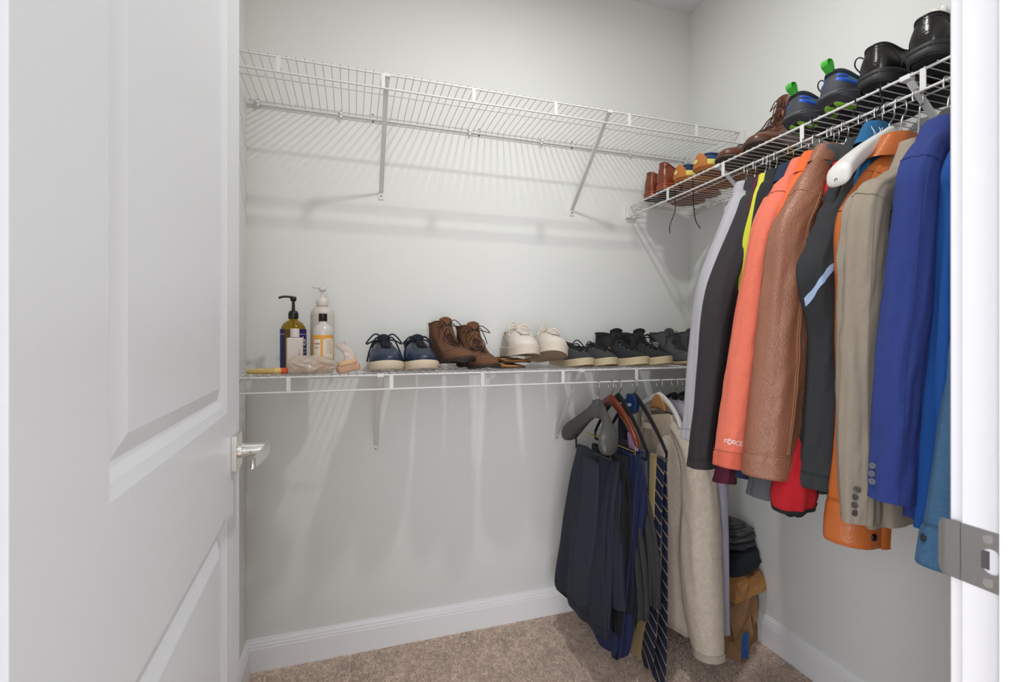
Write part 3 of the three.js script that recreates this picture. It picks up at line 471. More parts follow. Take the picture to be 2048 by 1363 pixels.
// white sneakers on tan slippers
const whiteLeather = M(0xd9d0c4, 0.6, { bumpMap: texLeather, bumpScale: 0.0005 }), soleWhite = M(0xd6cbba, 0.7), laceWhite = M(0xdccfc2, 0.9), eyeDark = M(0x2d2a28, 0.6), outTan = mottle(0xa78e74, 0.08);
{ // pair of flat tan slippers pressed together below the sneakers
  const tan = M(0xa9793f, 0.65, { bumpMap: texLeather, bumpScale: 0.0005 });
  for (const [i, x, y, t, lab] of [[0, -0.975, SY, 0.0, 'lower of two flat tan leather slippers under white sneaker'], [1, -0.968, SY + 0.0185, 0.08, 'upper of two flat tan leather slippers under white sneaker']]) {
    const g = thing('tan_slipper', lab, 'shoe', [x, y, 0.045], t, 'tan slippers');
    const F = shoeForm({ L: 0.26, W: 0.092, sole: 0.005, spring: 0.006, rimH: [0.016, 0.013, 0.0165], rimZ: [0.012, 0.6], rimW: 0.034, toeH: 0.010, side: i ? -1 : 1 });
    mesh('sole', soleGeo(F, [[-0.004, 0], [0.001, 0.0005], [0.0018, 0.003], [0.001, 0.005], [-0.006, 0.0052]]), M(0x5a3d22, 0.8), g); mesh('upper', upperGeo(F, 56, 10), tan, g); mesh('lining', liningGeo(F, 0.008), M(0x3a2c20, 0.9), g); mesh('collar', collarGeo(F, 0.0016), M(0xc99a55, 0.6), g);
  }
}
const whiteOpts = (i) => ({ form: { L: 0.29, W: 0.108, sole: 0.030, side: i ? -1 : 1, rimH: [0.098, 0.078, 0.104], toeH: 0.034, vamp: [0.42, 0.16] }, soleProf: ribs(4, 0.034, 0.003), soleMat: soleWhite, outMat: outTan, upMat: whiteLeather, toeCap: whiteLeather, eyestay: whiteLeather, tongueMat: whiteLeather, laceMat: laceWhite, eyeMat: eyeDark, laceR: 0.0026, seed: 31 + i, lining: INSOLE_TAN, lace: { loop: 0.04, tail: 0.05, drop: 0.02 }, collarR: 0.003 });
{ const a = sneaker('white_sneaker', 'off-white leather sneaker resting on the tan slippers', 'white sneakers', [-0.930, SY + 0.0385, 0.045], -0.03, { ...whiteOpts(0), pitch: -0.02 });
  const b = sneaker('white_sneaker', 'off-white leather sneaker tipped on its side showing its tan sole', 'white sneakers', [-0.828, SY + 0.014, 0.05], 0.0, { ...whiteOpts(1), roll: -0.20, pitch: -0.13 }); }
// charcoal low sneakers
const charcoal = mottle(0x3b3a3b, 0.08), laceBlack = M(0x1c1c1d, 0.9), soleBeige = M(0xc6b795, 0.75), outBrown = M(0x86532f, 0.8);
for (const [i, x, z, t, lab] of [[0, -0.722, 0.045, 0.05, 'charcoal canvas low sneaker touching the tipped white sneaker'], [1, -0.618, 0.045, 0.05, 'charcoal canvas low sneaker next to the black high-tops']])
  sneaker('grey_sneaker', lab, 'charcoal low sneakers', [x, SY, z], t, { form: { L: 0.285, W: 0.100, sole: 0.024, side: i ? -1 : 1, rimH: [0.072, 0.058, 0.074], toeH: 0.027 }, soleProf: ribs(4, 0.028, 0.002), soleMat: soleBeige, outMat: outBrown, upMat: charcoal, mudguard: charcoal, eyestay: charcoal, laceMat: laceBlack, eyeMat: STEEL, laceR: 0.0024, seed: 41 + i, lace: { loop: 0.05, tail: 0.055, drop: 0.03 } });
// black high-tops
const blackSuede = mottle(0x272728, 0.10), soleTan2 = M(0xcbb994, 0.75);
for (const [i, x, z, t, lab] of [[0, -0.512, 0.045, 0.14, 'black high-top sneaker with beige sole and small orange side tab'], [1, -0.402, 0.045, 0.14, 'black high-top sneaker with beige sole beside the grey boot']]) {
  const { g, F } = sneaker('black_high_top', lab, 'black high-tops', [x, SY, z], t, { form: { L: 0.295, W: 0.104, sole: 0.026, side: i ? -1 : 1, rimH: [0.132, 0.122, 0.128], rimZ: [0.004, 0.40], rimW: 0.04, toeH: 0.030, vamp: [0.14, 0.62] }, soleProf: ribs(4, 0.030, 0.0025), soleMat: soleTan2, upMat: blackSuede, mudguard: blackSuede, eyestay: blackSuede, laceMat: laceBlack, eyeMat: STEEL, laceR: 0.0027, seed: 51 + i, rows: [0.48, 0.58, 0.68, 0.78, 0.88], lace: { loop: 0.055, tail: 0.06, drop: 0.05 }, tongueH: 0.022, tongueW: 0.034, tongueBack: -0.006, lining: blackSuede });
  if (!i) { const t1 = mesh('side_tab', F.patch(0.70, 0.725, 0.45, 0.58, 0.003, 3, 3), M(0xb8713f, 0.7), g); }
}
// slate boots at the end of the shelf
const slate = mottle(0x4a4b4c, 0.08, { roughness: 0.85 });
boot('grey_boot', 'slate grey ankle boot with pale sole, half hidden by the hanging jackets', 'slate grey boots', [-0.236, SY, 0.045], 0.06, { seed: 61, upMat: slate, soleMat: M(0xb69c77, 0.8), heelMat: M(0xb69c77, 0.8), laceMat: M(0x3b3b3c, 0.9), eyeMat: STEEL, lining: slate, form: { heelH: 0.004, sole: 0.016, rimH: [0.130, 0.126, 0.136] } });
boot('grey_boot', 'slate grey ankle boot at the corner end of the shelf', 'slate grey boots', [-0.125, SY, 0.045], 0.06, { seed: 62, upMat: slate, soleMat: M(0xb69c77, 0.8), heelMat: M(0xb69c77, 0.8), laceMat: M(0x3b3b3c, 0.9), eyeMat: STEEL, lining: slate, form: { heelH: 0.004, sole: 0.016, rimH: [0.130, 0.126, 0.136], side: -1 } });
{ // pale insole leaning on the wall between the high-tops and the slate boot
  const F = shoeForm({ L: 0.105, W: 0.085 }); const g = soleGeo(F, [[0, 0], [0, 0.004], [-0.004, 0.0045]], 60, 0); g.rotateX(-1.05); g.rotateY(0.2); g.translate(-0.305, SY - 0.0005, 0.10);
  // stands on its heel end, toe end against the wall
  single('shoe_insole', g, M(0xd9d8d3, 0.7), 'pale insole leaning on wall between black high-top and grey boot', 'insole');
}

// --- shelf on the right wall: shoes point into the wall (turn = +90 deg) unless said otherwise ---
const HT = Math.PI / 2;
const chestnut = M(0x7a3418, 0.28, { bumpMap: texLeather, bumpScale: 0.0003 }), chestSole = M(0x8a3c1a, 0.35), blackRub = M(0x2a2523, 0.7);
function dressShoe(name, label, group, pos, turn, o) {
  const g = thing(name, label, 'shoe', pos, turn, group);
  const F = shoeForm({ L: 0.298, W: 0.098, sole: 0.010, heelH: 0.022, spring: 0.010, rimH: [0.078, 0.058, 0.074], rimZ: [0.008, 0.40], rimW: 0.031, toeH: 0.026, vamp: [0.45, 0.10], bulge: 0.007, ...o.form });
  mesh('sole', soleGeo(F, [[-0.003, 0.0002], [0.003, 0.0008], [0.004, 0.004], [0.003, 0.008], [0.001, 0.0105], [-0.006, 0.0108]]), o.soleMat, g);
  mesh('heel', soleGeo(F, o.heelProf || [[-0.004, 0], [0.0005, 0.0004], [0.0005, 0.006], [0.001, 0.0062], [0.0025, 0.0225], [-0.004, 0.023]], 60, 0, 0.075), o.heelMat, g);
  if (o.topLift) mesh('heel_cap', soleGeo(F, [[-0.004, -0.0002], [0.001, 0.0002], [0.0012, 0.0065], [-0.004, 0.007]], 60, 0, 0.0755), o.topLift, g);
  mesh('upper', upperGeo(F, 64, 22), o.upMat, g); mesh('lining', liningGeo(F), o.lining || LINING, g); mesh('collar', collarGeo(F, 0.0022), o.upMat, g);
  mesh('heel_seam', merge([wire([-0.12, -0.09, -0.05, 0, 0.05, 0.09, 0.12].map((t) => F.at(t, 0.86, 0.0004)), 0.0008, 24, 5), wire([0.2, 0.4, 0.6, 0.8].map((v) => F.at(0, v, 0.0004)), 0.0008, 12, 5), wire([0.1, 0.3, 0.5, 0.7, 0.85].map((v) => F.at(0.14, v, 0.0004)), 0.0008, 12, 5), wire([0.1, 0.3, 0.5, 0.7, 0.85].map((v) => F.at(-0.14, v, 0.0004)), 0.0008, 12, 5)]), o.seamMat || o.upMat, g);
  mesh('toe_cap', F.patch(0.38, 0.62, 0.02, (a) => 0.36 + 0.06 * Math.sin(a * Math.PI), 0.0010), o.upMat, g);
  for (const s of [-1, 1]) mesh('eyestay', F.patch(0.5 + s * 0.03, 0.5 + s * 0.12, 0.55, 0.99, 0.0012, 6, 10), o.upMat, g);
  mesh('tongue', tongueGeo(F, 0.012, 0.022, 0.003, 0.002), o.upMat, g);
  const ls = laceSet(F, [0.6, 0.7, 0.8, 0.9], [0.035, 0.055], 0.0014, o.seed || 1, { loop: 0.035, tail: 0.04, drop: 0.02 }); mesh('laces', ls.laces, o.laceMat || laceBrown, g);
  return { g, F };
}
dressShoe('chestnut_shoe', 'glossy chestnut dress shoe at the far end of the right shelf', 'chestnut dress shoes', [-0.318, SYR, 0.118], HT, { upMat: chestnut, soleMat: chestSole, heelMat: chestSole, topLift: blackRub, seed: 71, form: { rimH: [0.094, 0.07, 0.084] } });
dressShoe('chestnut_shoe', 'glossy chestnut dress shoe beside the orange running shoe', 'chestnut dress shoes', [-0.330, SYR, 0.228], HT, { upMat: chestnut, soleMat: chestSole, heelMat: chestSole, topLift: blackRub, seed: 72, form: { side: -1, rimH: [0.098, 0.07, 0.084] } });
// orange, yellow and blue running shoes lying on their outsoles, toes into the wall
const runOrange = mottle(0xb06a2c, 0.10, { roughness: 0.7 }), runYellow = M(0xd8cf6a, 0.7), runBlue = M(0x2c4a74, 0.8, { bumpMap: texRib, bumpScale: 0.0012 });
for (const [i, z, x, lab] of [[0, 0.355, -0.335, 'orange and blue running shoe beside the chestnut dress shoe'], [1, 0.478, -0.340, 'orange and blue running shoe beside the brown derby']]) {
  const g = thing('running_shoe', lab, 'shoe', [x, SYR + 0.002, z], HT - 0.08, 'orange running shoes');
  const F = shoeForm({ L: 0.295, W: 0.106, sole: 0.034, spring: 0.016, rimH: [0.062, 0.058, 0.080], rimZ: [0.02, 0.46], toeH: 0.026, bulge: 0.002, side: i ? -1 : 1 });
  mesh('midsole', soleGeo(F, [[-0.006, 0.008], [0.004, 0.010], [0.007, 0.020], [0.006, 0.032], [0.002, 0.037], [-0.006, 0.038]]), runYellow, g);
  mesh('outsole', soleGeo(F, [[-0.008, 0.0002], [-0.002, 0.0006], [0.003, 0.006], [0.0065, 0.016], [0.0055, 0.0205], [-0.004, 0.021]]), runOrange, g);
  mesh('heel_clip', gridGeo((a, b) => { const t = lerp(-0.085, 0.085, a), p = F.B(t), n = F.out(t); const y = lerp(0.012, 0.066 - 0.020 * Math.pow(Math.abs(a - 0.5) * 2, 2), b); p.addScaledVector(n, 0.0085 - 0.012 * Math.pow(b, 3)); return [p.x, y, p.z]; }, 20, 10), runOrange, g);
  mesh('heel_window', gridGeo((a, b) => { const t = lerp(-0.03, 0.025, a), p = F.B(t), n = F.out(t); const w = Math.sin(Math.PI * a); p.addScaledVector(n, 0.0092); return [p.x, 0.036 + (b - 0.5) * 0.016 * w, p.z]; }, 10, 6), runYellow, g);
  mesh('upper', upperGeo(F, 60, 16), runBlue, g); mesh('lining', liningGeo(F, 0.03), LINING, g); mesh('collar', collarGeo(F, 0.004), runBlue, g); mesh('tongue', tongueGeo(F, 0.014, 0.022), runBlue, g);
  const ls = laceSet(F, [0.55, 0.68, 0.81, 0.93], [0.035, 0.05], 0.0018, 75 + i, {}); mesh('laces', ls.laces, laceBlack, g);
}
// brown derby and lace up boot with their toes over the edge
const brownL = M(0x5f3421, 0.30, { bumpMap: texLeather, bumpScale: 0.0005 }), brownSole = M(0x4a3528, 0.6), brownLace = M(0x4a2a1c, 0.8);
dressShoe('brown_derby', 'brown leather derby shoe, toe over the edge, between running shoe and boot', null, [-0.052, SYR, 0.572], -HT + 0.06, { upMat: brownL, soleMat: brownSole, heelMat: brownSole, seed: 81, form: { L: 0.292, W: 0.108, toeH: 0.034, sole: 0.014, heelH: 0.012, rimH: [0.070, 0.056, 0.068] } });
{ const { g, F } = boot('brown_leather_boot', 'brown leather lace-up boot with floppy shaft beside the green-tabbed shoe', null, [-0.045, SYR, 0.672], -HT + 0.16, { seed: 82, lace: { loop: 0.022, tail: 0.025, drop: 0.04 }, upMat: brownL, soleMat: brownSole, heelMat: brownSole, laceMat: brownLace, eyeMat: SCREW, lining: M(0x6b3a22, 0.7), form: { L: 0.30, W: 0.112, toeH: 0.036, rimH: [0.175, 0.16, 0.185], rimZ: [0.02, 0.44], sole: 0.016, heelH: 0.012 } });
  mesh('hanging_laces', merge([wire([F.at(0.45, 0.75, 0.006), F.at(0.42, 0.7, 0.014), F.at(0.40, 0.55, 0.014), F.at(0.41, 0.45, 0.008)], 0.0022, 20, 5), wire([F.at(0.55, 0.85, 0.006), F.at(0.56, 0.75, 0.016), F.at(0.58, 0.6, 0.014), F.at(0.57, 0.42, 0.008)], 0.0022, 20, 5)]), brownLace, g); }
boot('tan_boot', 'reddish tan boot standing at the wall behind the green-tabbed shoes', null, [-0.20, SYR, 0.905], HT, { seed: 83, upMat: M(0x7e3d22, 0.45, { bumpMap: texLeather, bumpScale: 0.0004 }), form: { L: 0.19, rimH: [0.118, 0.112, 0.122], W: 0.085 } });
// grey trail shoes with blue panels and green heel loops
const trailGrey = M(0x3e4045, 0.75, { bumpMap: texFuzz, bumpScale: 0.0006 }), trailSole = M(0x45484d, 0.6), trailBlue = M(0x1f55b8, 0.45), trailGreen = M(0x3fae35, 0.5), trailLime = M(0x7ab02e, 0.6), trailTread = M(0x34343a, 0.8), trailMesh = M(0x35414d, 0.9, { bumpMap: texWeave, bumpScale: 0.0012 });
for (const [i, z, x, lab, sd] of [[0, 0.866, -0.335, 'grey and blue trail shoe with green heel loop beside the brown boot', 1], [1, 0.985, -0.345, 'grey and blue trail shoe with green heel loop beside the black shoe', -1]]) {
  const g = thing('trail_shoe', lab, 'shoe', [x, SYR + 0.001, z], HT - 0.05, 'trail shoes with green heel loops');
  const F = shoeForm({ L: 0.30, W: 0.112, sole: 0.034, spring: 0.014, rimH: [0.100, 0.076, 0.094], rimZ: [0.014, 0.46], rimW: 0.034, toeH: 0.03, bulge: 0.006, side: sd, bevel: 0.026 });
  mesh('midsole', soleGeo(F, [[-0.004, 0.010], [0.004, 0.012], [0.0065, 0.018], [0.0055, 0.0195], [0.007, 0.0205], [0.0075, 0.027], [0.006, 0.0285], [0.007, 0.030], [0.0055, 0.037], [0.004, 0.038], [0.004, 0.043], [-0.004, 0.046]]), trailSole, g);
  mesh('outsole', soleGeo(F, [[-0.02, 0.0], [-0.008, 0.0006], [-0.002, 0.0035], [0.003, 0.009], [0.003, 0.0125], [-0.004, 0.013]]), trailTread, g);
  // heel tread blocks and lime pods under the heel and arch
  const tr = mesh('tread_lug', rbox(0.022, 0.004, 0.012, 0.001, 0.012, -0.0005, 0.030), trailTread, g); mesh('tread_lug', rbox(0.022, 0.004, 0.012, 0.001, -0.012, -0.0005, 0.030), trailTread, g);
  for (const s of [-1, 1]) { const p = mesh('lime_pod', new THREE.SphereGeometry(1, 18, 12), trailLime, g); p.scale.set(0.015, 0.0075, 0.030); p.position.set(s * 0.020, 0.0105, 0.040); p.rotation.set(0.30, s * 0.35, 0); }
  mesh('upper', upperGeo(F, 64, 22), trailGrey, g); mesh('lining', liningGeo(F), LINING, g); mesh('collar', collarGeo(F, 0.0055), trailMesh, g);
  mesh('collar_panel', F.patch(0.06, 0.24, 0.66, 0.98, 0.0015), trailMesh, g); mesh('collar_panel', F.patch(0.76, 0.94, 0.66, 0.98, 0.0015), trailMesh, g);
  for (const s of [0.30, 0.70]) { const q = s > 0.5 ? -1 : 1;
    mesh('side_panel', F.patch(0.5 - q * 0.455, 0.5 - q * 0.10, (a) => lerp(0.46, 0.08, a), (a) => lerp(0.66, 0.44, a), 0.0028, 18, 6), trailBlue, g);
    mesh('side_panel', F.patch(0.5 - q * 0.45, 0.5 - q * 0.12, (a) => lerp(0.71, 0.52, a), (a) => lerp(0.83, 0.68, a), 0.0028, 18, 5), trailBlue, g);
    mesh('side_stripe', F.patch(0.5 - q * 0.38, 0.5 - q * 0.14, (a) => lerp(0.675, 0.47, a), (a) => lerp(0.695, 0.49, a), 0.0028, 14, 2), trailLime, g); }
  mesh('heel_groove', merge([0.022, 0.030].map((y) => wire([-0.16, -0.1, -0.05, 0, 0.05, 0.1, 0.16].map((t) => { const p = F.B(t), n = F.out(t); p.addScaledVector(n, 0.0068); p.y = y + 0.012 * Math.abs(t) * 8; return p; }), 0.0007, 24, 4))), M(0x1d1e21, 0.8), g);
  const k = F.surf(0, 1);
  const loopC = new THREE.CatmullRomCurve3([k.clone().add(V3(0, -0.006, 0.002)), k.clone().add(V3(0, 0.006, -0.010)), k.clone().add(V3(0, 0.017, -0.021)), k.clone().add(V3(0, 0.029, -0.020)), k.clone().add(V3(0, 0.030, -0.006)), k.clone().add(V3(0, 0.016, 0.0)), k.clone().add(V3(0, 0.0, 0.003))]);
  mesh('heel_loop', gridGeo((u, v) => { const p = loopC.getPoint(v), a = u * Math.PI * 2, c = Math.cos(a), s = Math.sin(a), t = loopC.getTangent(v); return [p.x + Math.sign(c) * Math.pow(Math.abs(c), 0.3) * 0.0105, p.y + s * 0.0011 * -t.z, p.z + s * 0.0011 * t.y]; }, 12, 40, { closeU: true, capStart: true, capEnd: true }), trailGreen, g);
  mesh('tongue', tongueGeo(F, 0.02, 0.024), trailMesh, g);
  const ls = laceSet(F, [0.55, 0.66, 0.77, 0.9], [0.035, 0.05], 0.002, 85 + i, {}); const tops = F.at(0.5, 0.93, 0.004);
  mesh('laces', merge([ls.laces, wire([tops, tops.clone().add(V3(0.02, 0.045, -0.03)), tops.clone().add(V3(-0.005, 0.055, -0.05)), tops.clone().add(V3(-0.03, 0.03, -0.045)), tops.clone().add(V3(-0.035, 0.0, -0.02))], 0.0019, 30, 5)]), M(0x2b2426, 0.8), g);
}
// black leather shoes, heels over the edge
const blackL = M(0x191716, 0.22, { bumpMap: texLeather, bumpScale: 0.0004 }), blackSole = M(0x1d1d1e, 0.6);
for (const [i, z, x, lab, sd] of [[0, 1.098, -0.348, 'shiny black leather shoe with thick rubber sole beside the trail shoe', 1], [1, 1.212, -0.352, 'shiny black leather shoe stuffed with white tissue by the door frame', -1]]) {
  const { g, F } = dressShoe('black_shoe', lab, 'black leather shoes', [x, SYR + 0.0005, z], HT - 0.04, { upMat: blackL, soleMat: blackSole, heelMat: blackSole, laceMat: laceBlack, seed: 91 + i, seamMat: M(0x0f0e0e, 0.5), heelProf: [[-0.004, 0], [0.003, 0.0008], [0.005, 0.008], [0.0055, 0.026], [-0.004, 0.027]], form: { L: 0.302, W: 0.112, side: sd, sole: 0.022, heelH: 0.014, rimH: [0.092, 0.072, 0.086], rimW: 0.036, toeH: 0.032, bulge: 0.010, bevel: 0.012 } });
  mesh('foxing', soleGeo(F, [[-0.002, 0.0145], [0.0055, 0.015], [0.006, 0.022], [0.005, 0.030], [0.002, 0.0325], [-0.004, 0.033]], 72, 0.4), blackSole, g);
  if (i) { const p = new THREE.IcosahedronGeometry(1, 4), a = p.attributes.position; for (let k = 0; k < a.count; k++) { const n = 1 + 0.45 * N3(a.getX(k) * 3, a.getY(k) * 3, a.getZ(k) * 3 + 4); a.setXYZ(k, a.getX(k) * 0.022 * n, a.getY(k) * 0.03 * n, a.getZ(k) * 0.04 * n); } p.computeVertexNormals(); p.translate(0, 0.105, 0.075);
    const w = mesh(numbered('paper_tissue'), p, M(0xdcd9d4, 0.9), scene); w.position.copy(g.position); w.rotation.copy(g.rotation); tag(w, 'crumpled white tissue stuffed in the black shoe', 'tissue'); }
}
{ const p = new THREE.IcosahedronGeometry(1, 5), a = p.attributes.position; for (let k = 0; k < a.count; k++) { const X = a.getX(k), Y = a.getY(k), Z = a.getZ(k), n = 1 + 0.22 * N3(X * 2 + 3, Y * 2, Z * 2) + 0.1 * N3(X * 6, Y * 6, Z * 6); a.setXYZ(k, X * 0.09 * n, Math.max(-0.045, Y * 0.085 * n) , Z * 0.055 * n); } p.computeVertexNormals(); p.translate(-0.24, SYR + 0.0455, 1.345);
  single('white_bag', p, M(0xcfd0d2, 0.5), 'white cloth shoe bag at near end of right shelf', 'bag'); }
// laces hanging through the wires below the shelf
for (const [x, z, dx, lab, k] of [[-0.30, 0.29, -0.02, 'dark shoelace hanging through the right shelf near the back wall', 1], [-0.30, 0.40, 0.015, 'dark shoelace hanging through the right shelf near the brace', 1], [-0.347, 0.945, 0.004, 'short dark lace end hanging below the trail shoes', 0.32], [-0.347, 1.065, -0.004, 'short dark lace end hanging below the first black shoe', 0.3], [-0.347, 1.125, -0.01, 'curved dark lace end hanging between the black shoes', 0.5]]) {
  single('hanging_lace', wire([[x, SYR + 0.002, z], [x + 0.004, SYR - 0.04 * k, z - 0.004], [x - 0.003, SYR - 0.09 * k, z + 0.006], [x + dx, SYR - 0.15 * k, z - 0.004], [x + dx * 1.6, SYR - 0.185 * k, z + 0.012]], 0.0018, 40, 6), laceBlack, lab, 'shoelace', 'shoelaces hanging through the shelf');
}
// ---------- hangers ----------
// local frame: arms along x, y = 0 at the top of the hanger neck, hook above; front of the hanger faces +z
function hookGeo(h = 0.055, r = 0.0021) { const R = 0.0195, cy = h - R; return wire([[0, -0.012, 0], [0, Math.min(cy - 0.03, h * 0.25), 0], [0.007, cy - 0.024, 0], [0.0170, cy - 0.011, 0], [0.0195, cy + 0.002, 0], [0.0138, cy + 0.0145, 0], [0, cy + 0.0195, 0], [-0.0138, cy + 0.0145, 0], [-0.0195, cy + 0.001, 0], [-0.0172, cy - 0.010, 0]], r, 48, 7); }
// contoured arm section loft from the neck to both ends
function armsGeo({ half = 0.21, drop = 0.105, thick = [0.010, 0.012], tall = [0.017, 0.013], bend = 0.0, pow = 1.25 }) {
  return gridGeo((u, v) => { const s = Math.sin((v * 2 - 1) * Math.PI / 2), a = Math.abs(s), x = s * half, y = -drop * (Math.pow(a, pow)) - 0.012 * Math.pow(a, 6) + 0.004, z = bend * a * a, en = a > 0.93 ? Math.sqrt(Math.max(0.002, 1 - Math.pow((a - 0.93) / 0.0705, 2))) : 1, th = lerp(thick[0], thick[1], Math.pow(a, 2)) * en, hh = lerp(tall[0], tall[1], a) * en; const t = u * Math.PI * 2, c = Math.cos(t), q = Math.sin(t), e = 0.75; return [x, y + Math.sign(q) * Math.pow(Math.abs(q), e) * hh, z + Math.sign(c) * Math.pow(Math.abs(c), e) * th]; }, 20, 72, { closeU: true, capStart: true, capEnd: true });
}
const HWOOD = M(0xb4763c, 0.4), HRED = M(0x6e2d17, 0.28), HVELVET = mottle(0x17181b, 0.1), HGREY = M(0x4a4a48, 0.42), HWHITE = M(0xd9d7d2, 0.4), HGOLD = M(0xc8a765, 0.25, { metal: 1 });
function hanger(name, label, group, pos, turn, { mat = HWOOD, arms = {}, hook = HOOK, bar: b = 0, hookH = 0.055, neck = true }) {
  const h = thing(name, label, 'hanger', pos, turn, group);
  mesh('hook', hookGeo(hookH), hook, h); mesh('arms', armsGeo(arms), mat, h);
  if (neck) mesh('neck', merge([rbox(0.022, 0.026, 0.016, 0.004, 0, -0.006, 0)]), mat, h);
  if (b) { const half = (arms.half || 0.21) * b, d = (arms.drop || 0.105); mesh('trouser_bar', merge([cyl(0.0045, 0.0045, half * 2, 0, -d - 0.028, (arms.bend || 0) * b * b, 12, 'x'), rod([half, -d - 0.028, (arms.bend || 0) * b * b], [half * 1.02, -d * Math.pow(b, 1.25), (arms.bend || 0) * b * b], 0.004, 8), rod([-half, -d - 0.028, (arms.bend || 0) * b * b], [-half * 1.02, -d * Math.pow(b, 1.25), (arms.bend || 0) * b * b], 0.004, 8)]), mat, h); }
  return h;
}

// ---------- garments on the right rail ----------
const RX = -0.337, RODY = RY - 0.0455;
// o: zh hook position, sl: sleeve keys [x, y, W] in the plane z = zs, hem: y of the torso hem, half: shoulder half width, th: torso half thickness
function garment(name, label, category, o) {
  const { zh, zs, sl, hem = 0.86, half = 0.17, th = 0.02, neckY = 1.672, shY = sl[0][1], mat, seed = 1, fold = 0.005, wr = 0, group = 'clothes on the right rail' } = o;
  const g = thing(name, label, category, [RX, 0, zh], 0, group);
  const phi = Math.atan2(zs - zh, half + 0.02), al = -phi;
  const tk = [[0, neckY - 0.02, 0, 0.05, th * 0.8, al], [0, lerp(neckY, shY, 0.5) - 0.02, 0, half * 0.6, th, al], [0, lerp(neckY, shY, 0.9) - 0.02, 0, half * 0.92, th, al], [0, shY - 0.05, 0, half, th, al], [0, shY - 0.13, 0, half + 0.005, th, al], [0, lerp(shY, hem, 0.4), 0, half + 0.01, th * 1.1, al], [0, lerp(shY, hem, 0.72), 0, half + 0.012, th, al], [0, hem, 0, half + (o.hemW ?? 0.015), th * 1.05, al]];
  const T = makeLoft(tk, { n: 2.6, fold, seed, rows: 44, seg: 56, freq: 5 });
  mesh('body', T.geo({ capEnd: false }), mat, g);
  // sleeves: from the neck along the shoulder, then down
  const fn = o.ru || 0.58, fb = o.rv || 0.42, xs = sl[0][0] - RX, zt = zs - zh, W0 = sl[1][2], B = [Math.sin(phi), 0, Math.cos(phi)], yb = o.yoke || 0.042;
  const keys = [[0.012, neckY - yb * 0.8, 0, yb * 0.8, th * 0.9], [xs * 0.33, lerp(neckY, shY, 0.24) - yb, zt * 0.33, yb, th * 1.05], [xs * 0.68, lerp(neckY, shY, 0.58) - yb, zt * 0.68, yb, Math.max(th, fb * W0 * 0.8)], [xs * 0.98, shY - yb * 1.25, zt, yb * 1.02, fb * W0 * 0.96]];
  const rest = sl.slice(1).filter((q) => q[1] < shY - yb * 2.2);
  for (const [x, y, W, dz] of rest) keys.push([x - RX, y, zt + (dz || 0), fn * W, fb * W]);
  const S = makePath(keys, B, { n: 2.3, fold: fold * 0.8, seed: seed + 5, rows: 76, seg: 44, freq: 3, wr });
  mesh('sleeve', S.geo({ capEnd: false }), o.sleeveMat || mat, g);
  const mk = keys.map((k, i) => [i ? Math.min(-k[0] * 0.86, 0.315 - k[3]) : -0.012, k[1], -k[2] * 0.8, k[3] * 0.9, k[4] * 0.85]);
  mesh('sleeve', makePath(mk, [-B[0], 0, -B[2]], { n: 2.3, fold: fold * 0.8, seed: seed + 9, rows: 50, seg: 32 }).geo({ capEnd: false }), o.sleeveMat || mat, g);
  if (o.collar) { // folded or standing collar around the neck
    const c = o.collar, hh = c.h || 0.02; mesh('collar', makeLoft([[0, neckY - 0.045, 0, 0.095, th + 0.012, al], [0, neckY - 0.018, 0, 0.075, th + 0.010, al], [0, neckY + hh * 0.4, 0, 0.056, th + 0.006, al], [0, neckY + hh * 0.75, 0, 0.048, th + 0.003, al], [0, neckY + hh * 0.6, 0, 0.042, th - 0.002, al]], { n: 2.2, fold: 0.002, rows: 16, seg: 36, seed }).geo({ capStart: false, capEnd: false }), c.mat || mat, g);
  }
  if (o.cuff) { const c = o.cuff, v0 = S.vAt(c.y0); mesh('cuff', gridGeo((u, v) => S.at(u, lerp(v0, 1, v), v < 0.02 || v > 0.98 ? 0.0004 : (c.off ?? 0.0022)).toArray(), 44, 10, { closeU: true }), c.mat || mat, g); if (c.seam !== false) mesh('cuff_seam', S.seam(Array.from({ length: 25 }, (_, i) => [-0.15 + 0.6 * i / 24, v0 - 0.004]), 0.0008, 0.0022), c.seamMat || mat, g); }
  if (o.shoulderSeam) mesh('shoulder_seam', S.seam(Array.from({ length: 20 }, (_, i) => [-0.12 + 0.55 * i / 19, 2.75 / (keys.length - 1) + 0.012 * Math.sin(i / 19 * 3.1)]), 0.0010, 0.0006), o.shoulderSeam, g);
  return { g, S, T, keys };
}
const rubHang = (lab, zh, zs, half, o) => hanger(o.name || 'garment_hanger', lab, 'hangers on the right rail', [RX, RODY + 0.0055 - 0.055 - (o.low ?? 0.034), zh], Math.atan2(zs - zh, half + 0.02), { hookH: 0.055 + (o.low ?? 0.034), arms: { half: half + (o.ext || 0.0), pow: 1.1, drop: o.drop || 0.10, thick: o.thick || [0.006, 0.006], tall: o.tall || [0.009, 0.007] }, mat: o.mat || HWOOD, hook: o.hook || HOOK });

